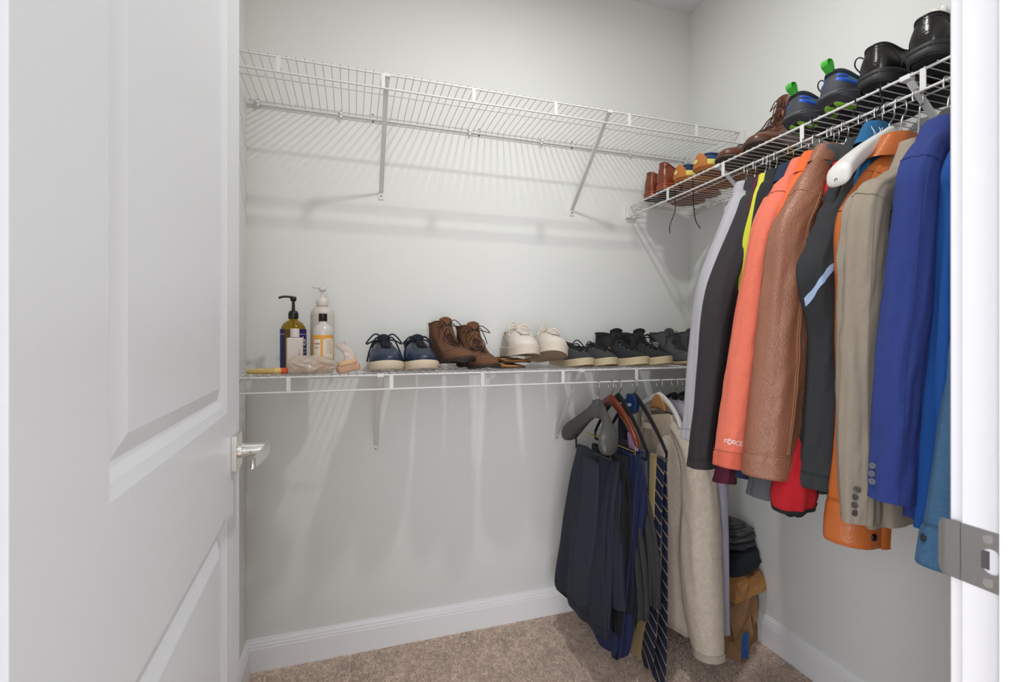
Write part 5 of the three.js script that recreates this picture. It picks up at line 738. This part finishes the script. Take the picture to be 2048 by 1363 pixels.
single('navy_scarf', makeLoft([[-0.548, 0.925, 0.318, 0.020, 0.006, Math.PI / 2], [-0.550, 0.90, 0.318, 0.028, 0.009, Math.PI / 2], [-0.552, 0.84, 0.32, 0.032, 0.010, Math.PI / 2], [-0.552, 0.76, 0.325, 0.030, 0.009, Math.PI / 2], [-0.552, 0.62, 0.33, 0.026, 0.007, Math.PI / 2]], { n: 3, fold: 0.003, seed: 51, rows: 30, seg: 32 }).geo(), cloth(0x161b2a), 'dark navy scarf hanging from the blue tie holder', 'scarf');
// ties: each a front and a back strand over the velvet bar
function tie(name, label, keys, mat, back) {
  const g = thing(name, label, 'tie', [0, 0, 0], 0, 'ties on the velvet hanger'); const A = Math.PI / 2;
  const mk = (ks) => makeLoft(ks.map(([x, y, z, w, a, t]) => [x, y, z, w, 0.0022, A + (a || 0), t || 0]), { n: 5, fold: 0, rows: 50, seg: 24 });
  mesh('front_blade', mk(keys).geo(), mat, g); if (back) mesh('back_blade', mk(back).geo(), mat, g);
  const k = keys[0], b = (back || keys)[0]; mesh('fold', cyl(0.0065, 0.0065, k[3] * 2, (k[0] + b[0]) / 2, k[1] + 0.001, k[2], 14, 'z'), mat, g);
  return g;
}
const stripe = (bg, cols, period, slope) => dataTex(512, 512, (x, y) => { let p = (y + slope * x) * (1 / period); p = ((p % 1) + 1) % 1; for (const [a, b, c] of cols) if (p >= a && p < b) return hexRGB(c).map((k) => k * (0.92 + 0.16 * n256(x, y))); return hexRGB(bg).map((k) => k * (0.85 + 0.3 * n256(x, y))); }, true, 1 / 0.256, 1 / 0.256);
const tieStripe = M(0xffffff, 0.6, { map: stripe(0x1e2743, [[0.0, 0.07, 0xd8c391], [0.07, 0.12, 0x8a6a3e], [0.5, 0.6, 0x16203a]], 1 / 6, 0.55), bumpMap: texTwill, bumpScale: 0.0003 });
const tieYellow = M(0xffffff, 0.85, { map: dataTex(64, 64, (x, y, i, j) => ((i >> 2) + (j >> 2)) & 1 ? [0.78, 0.7, 0.5] : [0.62, 0.54, 0.36], true, 30, 30), bumpMap: texWeave, bumpScale: 0.001 });
const tieDot = M(0xffffff, 0.7, { map: dataTex(128, 128, (x, y) => { const d = Math.min(Math.hypot(((x * 4) % 1) - 0.5, ((y * 4) % 1) - 0.5)); return d < 0.2 ? [0.75, 0.76, 0.74] : [0.06, 0.07, 0.1]; }, true, 30, 30) });
const tieLav = mottle(0x6a6a7c, 0.1), tieBlue = mottle(0x3c4c66, 0.1), tieBlack = cloth(0x17181b);
const yb = 0.786;
tie('dotted_tie', 'black tie with small white dots next to grey trousers', [[-0.548, yb, 0.405, 0.026], [-0.552, 0.65, 0.41, 0.026], [-0.552, 0.4, 0.42, 0.03], [-0.552, 0.25, 0.425, 0.033], [-0.552, 0.13, 0.43, 0.034], [-0.552, 0.10, 0.43, 0.006]], tieDot, [[-0.536, yb, 0.405, 0.018], [-0.535, 0.6, 0.405, 0.018], [-0.535, 0.2, 0.41, 0.024]]);
tie('lavender_tie', 'lavender grey knit tie between dotted and yellow ties', [[-0.549, yb, 0.447, 0.021], [-0.553, 0.62, 0.455, 0.02], [-0.556, 0.45, 0.462, 0.018], [-0.557, 0.28, 0.452, 0.024], [-0.557, 0.14, 0.445, 0.026]], tieLav, [[-0.537, yb, 0.447, 0.018], [-0.535, 0.6, 0.45, 0.018], [-0.535, 0.2, 0.45, 0.022]]);
tie('slate_tie', 'slate blue tie edge beside the yellow knit tie', [[-0.545, yb, 0.474, 0.012], [-0.548, 0.62, 0.478, 0.012], [-0.548, 0.4, 0.48, 0.012], [-0.548, 0.12, 0.47, 0.016]], tieBlue, [[-0.535, yb, 0.474, 0.012], [-0.533, 0.6, 0.476, 0.012], [-0.533, 0.2, 0.47, 0.014]]);
tie('yellow_tie', 'pale yellow knit tie with square end, beside the striped tie', [[-0.549, yb, 0.505, 0.019], [-0.554, 0.68, 0.506, 0.018], [-0.558, 0.46, 0.502, 0.017], [-0.56, 0.30, 0.49, 0.018], [-0.562, 0.20, 0.462, 0.022], [-0.563, 0.12, 0.436, 0.026], [-0.563, 0.05, 0.425, 0.027]], tieYellow, [[-0.537, yb, 0.505, 0.018], [-0.534, 0.6, 0.503, 0.018], [-0.534, 0.15, 0.48, 0.024]]);
tie('striped_tie', 'navy tie with gold diagonal stripes, longest of the ties', [[-0.546, yb, 0.545, 0.023], [-0.552, 0.68, 0.542, 0.022], [-0.556, 0.5, 0.535, 0.022], [-0.558, 0.36, 0.528, 0.024], [-0.560, 0.26, 0.515, 0.032], [-0.562, 0.16, 0.498, 0.038], [-0.562, 0.085, 0.484, 0.040, 0, -0.35], [-0.562, 0.06, 0.478, 0.022, 0, -0.5], [-0.562, 0.045, 0.474, 0.003, 0, -0.5]], tieStripe, [[-0.536, yb, 0.545, 0.017], [-0.533, 0.6, 0.549, 0.015], [-0.532, 0.36, 0.545, 0.017], [-0.532, 0.2, 0.535, 0.026], [-0.534, 0.08, 0.522, 0.034, 0, -0.3], [-0.536, 0.03, 0.508, 0.036, 0, -0.4], [-0.537, 0.012, 0.502, 0.02, 0, -0.4]]);
// beige fleece pullover
{
  const g = thing('fleece_pullover', 'oatmeal beige fleece pullover with open collar, sleeve reaching the carpet', 'pullover', [0, 0, 0], 0), A = Math.PI / 2, F = mottle(0xcdc0b0, 0.16);
  const x = -0.405;
  const T = makeLoft([[x, 0.862, ZR, 0.15, 0.036, A], [x, 0.83, ZR, 0.185, 0.042, A], [x, 0.77, ZR, 0.195, 0.048, A], [x, 0.65, ZR, 0.205, 0.050, A], [x, 0.42, ZR, 0.205, 0.05, A], [x, 0.24, ZR + 0.005, 0.21, 0.052, A], [x, 0.155, ZR + 0.01, 0.20, 0.05, A]], { n: 2.6, fold: 0.006, seed: 31, rows: 44, seg: 60, freq: 5 });
  mesh('body', T.geo({ capEnd: false, capStart: false }), F, g);
  mesh('hem_band', gridGeo((u, v) => T.at(u, lerp(0.955, 1, v), 0.003).toArray(), 60, 4, { closeU: true }), mottle(0xb8ad9d, 0.08), g);
  const S = makePath([[x, 0.868, 0.425, 0.022, 0.026], [x - 0.002, 0.858, 0.46, 0.032, 0.036], [x - 0.005, 0.836, 0.505, 0.040, 0.044], [x - 0.008, 0.79, 0.548, 0.050, 0.050], [x - 0.010, 0.72, 0.572, 0.060, 0.054], [x - 0.012, 0.60, 0.584, 0.066, 0.058], [x - 0.014, 0.478, 0.586, 0.070, 0.060], [x - 0.014, 0.319, 0.598, 0.066, 0.055], [x - 0.014, 0.21, 0.616, 0.055, 0.045], [x - 0.014, 0.145, 0.628, 0.049, 0.04]], [1, 0, 0], { n: 2.2, fold: 0.004, seed: 33, rows: 72, seg: 44, wr: 0.003 });
  mesh('sleeve', S.geo({ capEnd: false }), F, g);
  mesh('cuff', gridGeo((u, v) => S.at(u, lerp(0.95, 1, v), 0.0025).toArray(), 44, 5, { closeU: true }), mottle(0xb8ad9d, 0.06), g);
  mesh('sleeve', makePath([[x, 0.868, 0.248, 0.022, 0.026], [x, 0.858, 0.213, 0.032, 0.034], [x, 0.836, 0.168, 0.04, 0.04], [x, 0.78, 0.128, 0.048, 0.042], [x, 0.6, 0.095, 0.05, 0.042], [x, 0.35, 0.088, 0.046, 0.04], [x, 0.17, 0.085, 0.042, 0.034]], [-1, 0, 0], { n: 2.2, fold: 0.004, seed: 35, rows: 50, seg: 32 }).geo({ capEnd: false }), F, g);
  // stand collar folded open: back of the neck plus two spread flaps toward -x
  const ring = (a, r, y) => [x + 0.002 - Math.cos(a) * r * 0.46, y, ZR + Math.sin(a) * r];
  mesh('collar', gridGeo((u, v) => { const a = lerp(0.55, Math.PI * 2 - 0.55, u), open = Math.pow(Math.abs(u - 0.5) * 2, 3); return ring(a, 0.088 + 0.014 * Math.sin(v * 3) + 0.022 * open * v, lerp(0.84, 0.915, v) - 0.05 * open * (1 - v) - 0.012 * open * v); }, 44, 10), F, g);
  for (const s of [-1, 1]) mesh('collar_flap', gridGeo((u, v) => { const a = s * lerp(0.34, 1.05, u), q = ring(a, 0.10 + 0.012 * u + 0.010 * Math.sin(v * 3), lerp(0.735, 0.905, v) + 0.012 * u); q[0] -= 0.016 * (1 - u) * (0.4 + v); return q; }, 12, 16), mottle(0xaa9b8a, 0.14), g);
  mesh('placket', T.patch(0.275, 0.225, 0.12, 0.40, 0.004, 6, 12), mottle(0xa39484, 0.1), g);
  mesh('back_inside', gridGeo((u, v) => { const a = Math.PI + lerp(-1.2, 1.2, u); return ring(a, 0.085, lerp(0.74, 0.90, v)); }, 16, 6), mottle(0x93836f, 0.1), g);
  const h = lowHang('wooden_hanger', 'pale wood hanger with white arms inside the beige fleece', -0.405, -Math.PI / 2, 0.012, { mat: HWHITE, neck: false, arms: { half: 0.17, drop: 0.085, thick: [0.008, 0.01], tall: [0.012, 0.010], bend: 0.03 } });
  mesh('wood_block', merge([(() => { const sh = new THREE.Shape(); sh.moveTo(-0.045, -0.05); sh.quadraticCurveTo(-0.03, 0.004, 0, 0.006); sh.quadraticCurveTo(0.03, 0.004, 0.045, -0.05); sh.quadraticCurveTo(0, -0.03, -0.045, -0.05); const e = new THREE.ExtrudeGeometry(sh, { depth: 0.012, bevelEnabled: true, bevelSize: 0.002, bevelThickness: 0.002, bevelSegments: 2 }); e.translate(0, 0, -0.002); return e; })()]), M(0xb9814b, 0.45), h);
}
{ const g = thing('striped_shirt', 'lavender striped shirt hanging behind the beige fleece', 'shirt', [0, 0, 0], 0), A = Math.PI / 2, x = -0.335, m = mottle(0xa6a3b2, 0.08);
  mesh('body', makeLoft([[x, 0.93, ZR, 0.05, 0.02, A], [x, 0.90, ZR, 0.12, 0.022, A], [x, 0.86, ZR, 0.19, 0.022, A], [x, 0.6, ZR, 0.2, 0.024, A], [x, 0.3, ZR, 0.21, 0.024, A], [x, 0.2, ZR, 0.21, 0.022, A]], { n: 2.6, fold: 0.005, seed: 41, rows: 30, seg: 48 }).geo({ capEnd: false }), m, g);
  mesh('sleeve', makeLoft([[x, 0.885, 0.5, 0.012, 0.01, A], [x, 0.86, 0.535, 0.035, 0.026, A], [x, 0.76, 0.555, 0.045, 0.026, A], [x, 0.5, 0.562, 0.046, 0.026, A], [x, 0.19, 0.582, 0.04, 0.022, A]], { fold: 0.004, seed: 42, rows: 40, seg: 32 }).geo({ capEnd: false }), m, g);
  mesh('sleeve', makeLoft([[x, 0.885, 0.17, 0.012, 0.01, A], [x, 0.86, 0.14, 0.035, 0.026, A], [x, 0.76, 0.10, 0.045, 0.028, A], [x, 0.5, 0.09, 0.048, 0.028, A], [x, 0.19, 0.085, 0.042, 0.024, A]], { fold: 0.004, seed: 43, rows: 40, seg: 32 }).geo({ capEnd: false }), m, g);
  mesh('collar', makeLoft([[x, 0.905, ZR, 0.085, 0.03, A], [x, 0.94, ZR, 0.062, 0.026, A], [x, 0.955, ZR, 0.06, 0.027, A]], { fold: 0.002, rows: 10, seg: 32 }).geo({ capStart: false, capEnd: false }), m, g);
  lowHang('velvet_hanger', 'slim black velvet hanger inside the striped shirt', -0.335, -Math.PI / 2, 0.01, { mat: HVELVET, arms: { half: 0.18, drop: 0.085, thick: [0.004, 0.004], tall: [0.008, 0.007] } }); }
{ // dark vest behind, nearest the corner
  const A = Math.PI / 2, x = -0.285, g = thing('dark_vest', 'dark grey vest hanging in the corner behind the striped shirt', 'vest', [0, 0, 0], 0);
  mesh('body', makeLoft([[x, 0.93, ZR, 0.05, 0.018, A], [x, 0.90, ZR, 0.12, 0.02, A], [x, 0.86, ZR, 0.17, 0.02, A], [x, 0.6, ZR, 0.19, 0.02, A], [x, 0.33, ZR, 0.2, 0.02, A]], { n: 2.6, fold: 0.004, seed: 45, rows: 30, seg: 48 }).geo({ capEnd: false }), cloth(0x3a3b38), g);
  lowHang('velvet_hanger', 'slim black velvet hanger inside the dark vest', x, -Math.PI / 2, 0.008, { mat: HVELVET, arms: { half: 0.15, drop: 0.07, thick: [0.004, 0.004], tall: [0.008, 0.007] } }); }
// ---------- stack in the corner ----------
// soft block: superellipsoid with folds
function softBlock(w, h, d, { n = 4, amp = 0.01, freq = 6, seed = 1, seg = 40, ly = 0 } = {}) {
  const sp = (a, e) => Math.sign(a) * Math.pow(Math.abs(a), e), e = 2 / n;
  return gridGeo((u, v) => { const th = u * Math.PI * 2, ph = (v - 0.5) * Math.PI; let x = sp(Math.cos(ph), e) * sp(Math.cos(th), e), y = sp(Math.sin(ph), e), z = sp(Math.cos(ph), e) * sp(Math.sin(th), e); const k = 1 + amp * 10 * (N3(x * freq * 0.3 + seed, y * freq * 0.5, z * freq * 0.3) * 0.6 + 0.4 * N3(x * freq * 0.2 + seed, y * freq * 1.3 + x, z * freq * 0.25)); const lay = ly ? 1 - 0.06 * Math.pow(Math.abs(Math.sin(y * ly * Math.PI / 2)), 8) : 1; return [x * w / 2 * k * lay, y * h / 2 * (1 + amp * 4 * N3(x * 2 + seed, 0, z * 2)), z * d / 2 * k * lay]; }, seg, seg, { closeU: true });
}
// crumpled paper: box cut into facets
function crumple(w, h, d, amp, seed, shear = [0, 0]) {
  let g = new THREE.BoxGeometry(w, h, d, 5, 5, 5); g = mergeVertices((() => { g.deleteAttribute('normal'); g.deleteAttribute('uv'); return g; })()); const p = g.attributes.position;
  for (let i = 0; i < p.count; i++) { const x = p.getX(i), y = p.getY(i), z = p.getZ(i), a = N3(x * 15 + seed, y * 15, z * 15), b = N3(x * 15, y * 15 + seed, z * 15 + 5), c = N3(x * 15 + 3, y * 15, z * 15 + seed); const t = y / h + 0.5; p.setXYZ(i, x * (1 - 0.12 * t) + a * amp + shear[0] * t, Math.max(-h / 2, y + b * amp * (t > 0.05 ? 1 : 0)), z * (1 - 0.12 * t) + c * amp + shear[1] * t); }
  g = g.toNonIndexed(); g.computeVertexNormals(); g.setAttribute('uv', new THREE.BufferAttribute(new Float32Array(g.attributes.position.count * 2), 2)); return uvBox(g);
}
const paper = mottle(0x9c7551, 0.06, { roughness: 0.8, bumpScale: 0.0004 }), paperLight = mottle(0xb8844a, 0.07, { roughness: 0.75, bumpScale: 0.0004 });
{
  const g = thing('paper_bag', 'crumpled brown paper bag with blue print on the carpet in the corner', 'bag', [-0.135, 0.108, 0.385], 0.35);
  mesh('bag_body', crumple(0.19, 0.21, 0.19, 0.045, 3.3), paper, g);
  mesh('bag_rim', wire([[-0.08, 0.108, 0.09], [-0.02, 0.112, 0.094], [0.05, 0.10, 0.085], [0.085, 0.088, 0.05]], 0.004, 24, 6), paperLight, g);
  const bl = gridGeo((a, b) => [lerp(-0.098, -0.045, a), lerp(0.0, -0.095, b) + 0.012 * Math.sin(a * 5), 0.116 - 0.004 * b + 0.006 * Math.sin(a * 3)], 5, 6); mesh('blue_print', bl, M(0x1d5fa8, 0.6), g);
  const g2 = thing('paper_bag', 'orange-brown folded paper bag on top of the brown paper bag', 'bag', [-0.125, 0.248, 0.375], 0.2);
  mesh('bag_body', crumple(0.20, 0.068, 0.21, 0.030, 7.1), paperLight, g2);
}
single('folded_fleece', (() => { const g = softBlock(0.225, 0.105, 0.235, { n: 3.2, amp: 0.008, seed: 3, freq: 4 }); g.rotateY(0.25); g.translate(-0.128, 0.334, 0.37); return g; })(), mottle(0x1f2730, 0.3), 'folded dark navy fleece below the grey trousers in the corner stack', 'folded clothes');
{
  const g = thing('folded_trousers', 'rumpled dark grey trousers on top of the corner stack', 'folded clothes', [-0.13, 0.385, 0.365], 0.3), m = cloth(0x5a5b5d), m2 = cloth(0x4c4d50);
  for (const [y, w, d, h, s, x] of [[0.012, 0.20, 0.215, 0.034, 2, 0], [0.038, 0.208, 0.21, 0.036, 5, 0.004], [0.064, 0.195, 0.20, 0.036, 9, -0.006], [0.086, 0.15, 0.17, 0.026, 12, -0.02]]) { const b = softBlock(w, h, d, { n: 3, amp: 0.022, freq: 9, seed: s }); b.rotateZ(-0.10); b.translate(x, y, 0); mesh('folded_layer', b, s % 2 ? m : m2, g); }
}
// ---------- toiletries on the left of the middle shelf ----------
const amber = new THREE.MeshPhysicalMaterial({ color: 0xc9ab1c, roughness: 0.08, transmission: 0.8, thickness: 0, ior: 1.4, side: THREE.DoubleSide });
const pumpBlack = M(0x151313, 0.35), pumpWhite = M(0xdcd5cd, 0.4), milk = M(0xd3c9bf, 0.45);
// row of short irregular strokes, for print too small to read
function strokes(x, x0, y0, n, w, h, seed) { const r = rng(seed); for (let i = 0; i < n; i++) { const k = 0.35 + 0.5 * r(); x.fillRect(x0 + i * w, y0, w * k, h * (0.7 + 0.3 * r())); if (r() > 0.5) x.fillRect(x0 + i * w, y0 + h * 0.35, w * 0.8, h * 0.18); } }
// label: cylinder band with a canvas print
function labelBand(r, y0, y1, draw, w = 1024, h = 512, o = {}) { const g = new THREE.CylinderGeometry(r, r, y1 - y0, 48, 1, true, o.start || 0, o.len || Math.PI * 2); g.translate(0, (y0 + y1) / 2, 0); return [g, M(0xffffff, 0.5, { map: canvasTex(w, h, draw) })]; }
function pump(g, y, mat, s = 1, open = true) {
  mesh('pump_collar', lathe([[0.012 * s, y - 0.002], [0.0155 * s, y - 0.002], [0.0155 * s, y + 0.016], [0.0135 * s, y + 0.019], [0.0125 * s, y + 0.024], [0.006 * s, y + 0.0255], [0.001, y + 0.0255]], 28), mat, g);
  mesh('pump_stem', cyl(0.0042 * s, 0.0055 * s, 0.036, 0, y + 0.042, 0, 14), mat, g);
  mesh('pump_head', merge([lathe([[0.001, y + 0.074], [0.009 * s, y + 0.073], [0.010 * s, y + 0.066], [0.008 * s, y + 0.058], [0.001, y + 0.057]], 20), wire([[0.006, y + 0.069, 0], [-0.015 * s, y + 0.0725, 0.002], [-0.032 * s, y + 0.0715, 0.004], [-0.043 * s, y + 0.067, 0.006]], 0.0036 * s, 20, 8)]), mat, g);
}
{ // amber soap with purple label
  const g = thing('pump_bottle', 'amber soap bottle with purple label and black pump', 'bottle', [-1.727, SY, 0.135]), b = 0.041;
  mesh('bottle_body', lathe([[0.001, 0.0], [b - 0.004, 0.0], [b, 0.004], [b, 0.138], [b - 0.003, 0.15], [0.030, 0.163], [0.018, 0.171], [0.0135, 0.174], [0.0135, 0.182], [0.001, 0.182]], 44), amber, g);
  mesh('dip_tube', cyl(0.003, 0.003, 0.165, 0, 0.09, 0, 8), M(0x8c7a3a, 0.5), g);
  // label with a gap showing the soap; front of the bottle faces the camera (+z)
  const [lg, lm] = labelBand(b + 0.0006, 0.008, 0.142, (x, w, h) => { x.fillStyle = '#2a1a66'; x.fillRect(0, 0, w, h); x.fillStyle = '#b3a6d8'; x.fillRect(0, 60, w, 10); x.fillStyle = '#eee9f5'; x.font = 'bold 90px sans-serif'; x.save(); x.translate(700, 480); x.rotate(-Math.PI / 2); strokes(x, 0, -70, 9, 46, 70, 3); x.restore(); x.font = 'bold 150px sans-serif'; x.fillText('b', 120, 210); x.font = '44px sans-serif'; for (let i = 0; i < 5; i++) strokes(x, 90, 240 + i * 46, 5, 26, 30, 10 + i); x.fillStyle = '#d9d4ea'; for (let i = 0; i < 8; i++) x.fillRect(560, 90 + i * 44, 50, 8); x.fillStyle = '#efeaf4'; x.fillRect(790, 380, 100, 110); }, 1024, 512, { start: 0.15, len: Math.PI * 2 - 0.75 });
  mesh('label', lg, lm, g); pump(g, 0.180, pumpBlack, 1.05);
}
{ // tall white lotion
  const g = thing('pump_bottle', 'tall white lotion bottle with white pump behind yellow bottle', 'bottle', [-1.634, SY, 0.14], 0.35), b = 0.0385;
  mesh('bottle_body', lathe([[0.001, 0], [b - 0.004, 0], [b, 0.004], [b, 0.19], [b - 0.002, 0.203], [0.028, 0.215], [0.019, 0.219], [0.0175, 0.221], [0.0175, 0.227], [0.001, 0.227]], 44), milk, g);
  const [lg, lm] = labelBand(b + 0.0005, 0.01, 0.185, (x, w, h) => { x.fillStyle = '#d5ccc3'; x.fillRect(0, 0, w, h); x.fillStyle = '#4a423c'; x.font = 'bold 34px sans-serif'; x.save(); x.translate(470, 470); x.rotate(-Math.PI / 2); strokes(x, 0, -26, 20, 22, 26, 5); x.restore(); x.lineWidth = 9; x.strokeStyle = '#4a423c'; x.beginPath(); x.arc(860, 200, 26, 0.6, 5.2); x.stroke(); x.fillStyle = '#5c7f92'; x.fillRect(450, 480, 40, 26); }, 1024, 512);
  mesh('label', lg, lm, g);
  mesh('pump_collar', lathe([[0.0165, 0.224], [0.0205, 0.224], [0.0205, 0.238], [0.0185, 0.246], [0.011, 0.250], [0.007, 0.252], [0.0055, 0.257], [0.001, 0.257]], 28), pumpWhite, g);
  mesh('pump_stem', cyl(0.0032, 0.0042, 0.02, 0, 0.264, 0, 12), pumpWhite, g);
  mesh('pump_head', merge([lathe([[0.001, 0.289], [0.012, 0.288], [0.0125, 0.279], [0.009, 0.273], [0.001, 0.272]], 20), wire([[0.004, 0.285, 0], [-0.016, 0.2865, 0], [-0.034, 0.2862, 0]], 0.0034, 16, 8)]), pumpWhite, g);
}
{ // clear bottle with yellow label and black cap
  const g = thing('lotion_bottle', 'clear bottle with yellow label and black cap, nearest the brush', 'bottle', [-1.628, SY, 0.222]), b = 0.033;
  mesh('bottle_body', lathe([[0.001, 0], [b - 0.003, 0], [b, 0.003], [b, 0.128], [b - 0.002, 0.14], [0.024, 0.153], [0.0135, 0.160], [0.0125, 0.168], [0.001, 0.168]], 40), M(0xcfcbc4, 0.25), g);
  mesh('cap', lathe([[0.001, 0.193], [0.0128, 0.193], [0.0134, 0.192], [0.0134, 0.168], [0.001, 0.168]], 28), pumpBlack, g);
  const [lg, lm] = labelBand(b + 0.0005, 0.006, 0.122, (x, w, h) => { x.fillStyle = '#e6a63e'; x.fillRect(0, 0, w, h); x.fillStyle = '#eadfce'; x.strokeStyle = '#b98b45'; x.lineWidth = 5; for (const [a, bw] of [[10, 150], [870, 130]]) { x.fillRect(a, 60, bw, 250); x.strokeRect(a, 60, bw, 250); } x.fillRect(40, 45, 160, 440); x.strokeRect(40, 45, 160, 440); x.fillStyle = '#8b7a66'; for (let i = 0; i < 13; i++) x.fillRect(56, 70 + i * 16, 126 - (i * 37) % 40, 5); x.fillStyle = '#3d4a5c'; for (let i = 0; i < 14; i++) x.fillRect(90 + i * 6, 380, 2 + (i * 7) % 3, 80); x.fillStyle = '#7a5a2a'; x.font = 'bold 40px serif'; strokes(x, 886, 112, 5, 20, 30, 7); x.fillRect(890, 170, 90, 6); x.fillRect(890, 190, 70, 6); }, 1024, 512);
  mesh('label', lg, lm, g);
}
{ // small white flat bottle
  const g = thing('lotion_bottle', 'small white flat bottle in front of the amber soap', 'bottle', [-1.713, SY, 0.225], 0.1);
  mesh('bottle_body', rbox(0.050, 0.114, 0.03, 0.006, 0, 0.057, 0, 4), milk, g); mesh('cap', merge([cyl(0.0138, 0.0138, 0.026, 0, 0.128, 0, 28), cyl(0.0125, 0.0138, 0.002, 0, 0.142, 0, 28)]), pumpWhite, g);
  const t = canvasTex(128, 512, (x, w, h) => { x.fillStyle = '#d3c9bf'; x.fillRect(0, 0, w, h); x.fillStyle = '#a0978d'; x.font = '54px sans-serif'; x.save(); x.translate(84, 470); x.rotate(-Math.PI / 2); strokes(x, 0, -40, 8, 42, 40, 8); x.restore(); }); const p = new THREE.PlaneGeometry(0.016, 0.085); p.translate(0.013, 0.058, 0.0154); mesh('label', p, M(0xffffff, 0.5, { map: t }), g);
}
{ // glue tube lying with an orange cap
  const g = thing('glue_tube', 'small yellowish tube with orange cap lying at the shelf end', 'tube', [-1.79, SY + 0.0095, 0.275], 0.06);
  const tub = lathe([[0.001, -0.055], [0.0075, -0.052], [0.0085, -0.03], [0.0092, 0.0], [0.0092, 0.02], [0.0075, 0.022], [0.0075, 0.026]], 24); tub.rotateZ(-Math.PI / 2); mesh('tube_body', tub, M(0xc9ad63, 0.5), g);
  const tb = lathe([[0.0095, 0.024], [0.0095, 0.042], [0.009, 0.0425]], 24); tb.rotateZ(-Math.PI / 2); mesh('cap_band', tb, M(0xe6c078, 0.5), g);
  const cp = lathe([[0.0093, 0.0425], [0.0098, 0.044], [0.0098, 0.06], [0.008, 0.062], [0.001, 0.062]], 24); cp.rotateZ(-Math.PI / 2); mesh('cap', cp, M(0xe0591d, 0.4), g);
}
{ // thin plastic bag bundle with a bar of soap inside
  const bag = gridGeo((u, v) => { // lumpy film bag tapering to a twisted end
    const a = u * Math.PI * 2, ph = v * Math.PI, x = -Math.cos(ph), r0 = Math.pow(Math.sin(ph), 0.62) * lerp(1, 0.45, sstep(0.45, 1, v));
    const cx = Math.cos(a), sx = Math.sin(a), k = 1 + 0.32 * N3(x * 2.2 + 5, cx * 1.3, sx * 1.3) + 0.16 * (1 - 2 * Math.abs(N3(x * 4 + 1, cx * 2.6, sx * 2.6 + 3))) + 0.06 * N3(x * 11, cx * 6, sx * 6);
    return [x * 0.076, Math.max(0.0005, 0.026 + sx * 0.029 * r0 * k), cx * 0.036 * r0 * k];
  }, 72, 72, { closeU: true }); bag.rotateY(0.1); bag.translate(-1.652, SY, 0.285);
  single('plastic_bag', bag, new THREE.MeshPhysicalMaterial({ color: 0xeee4d8, roughness: 0.3, transmission: 0.6, thickness: 0, side: THREE.DoubleSide }), 'crumpled translucent plastic bag in front of the bottles', 'bag');
  single('soap_bar', (() => { const b = softBlock(0.062, 0.017, 0.034, { n: 3.5, amp: 0.004, seed: 2 }); b.translate(-1.672, SY + 0.0115, 0.285); return b; })(), M(0xb98a4a, 0.6), 'tan bar inside the translucent plastic bag', 'soap');
}
{ // wooden nail brush tilted, with a plastic sleeve sticking up behind
  const g = thing('wooden_brush', 'pale wooden scrubbing brush with holes, wrapped handle pointing up', 'brush', [-1.548, SY + 0.019, 0.305], 0.15); g.rotation.set(0, 0.2, 0.2);
  const wood = mottle(0xc79d7e, 0.06, { roughness: 0.6 }), wood2 = mottle(0xd8b48c, 0.05, { roughness: 0.6 });
  mesh('brush_block', (() => { const b = softBlock(0.072, 0.024, 0.045, { n: 5, amp: 0.0, seg: 44 }); b.translate(0, -0.002, 0); return b; })(), wood, g);
  mesh('bristle_board', (() => { const b = softBlock(0.062, 0.020, 0.036, { n: 3, amp: 0.0, seg: 36 }); b.translate(0.002, 0.014, -0.008); return b; })(), wood2, g);
  for (let i = 0; i < 7; i++) mesh('tuft_hole', cyl(0.0014, 0.0014, 0.002, -0.022 + i * 0.0072, 0.0085, 0.0205, 8, 'z'), M(0x55402c, 0.9), g);
  const w = gridGeo((u, v) => { const a = u * Math.PI * 2, r = lerp(0.020, 0.014, v) * (1 + 0.35 * N3(Math.cos(a) * 1.8, v * 4, Math.sin(a) * 1.8 + 2)) * (1 + 0.5 * Math.pow(v, 4)); return [0.008 + Math.cos(a) * r - 0.010 * v * v + 0.008 * Math.sin(v * 5), 0.016 + v * 0.066, -0.012 + Math.sin(a) * r * 0.6]; }, 36, 30, { closeU: true, capEnd: true });
  mesh('plastic_sleeve', w, new THREE.MeshPhysicalMaterial({ color: 0xf0e6de, roughness: 0.4, transmission: 0.45, thickness: 0, side: THREE.DoubleSide }), g);
}
scene.traverse((o) => { if (o.isMesh) { o.castShadow = true; o.receiveShadow = true; } });
renderer.render(scene, camera);
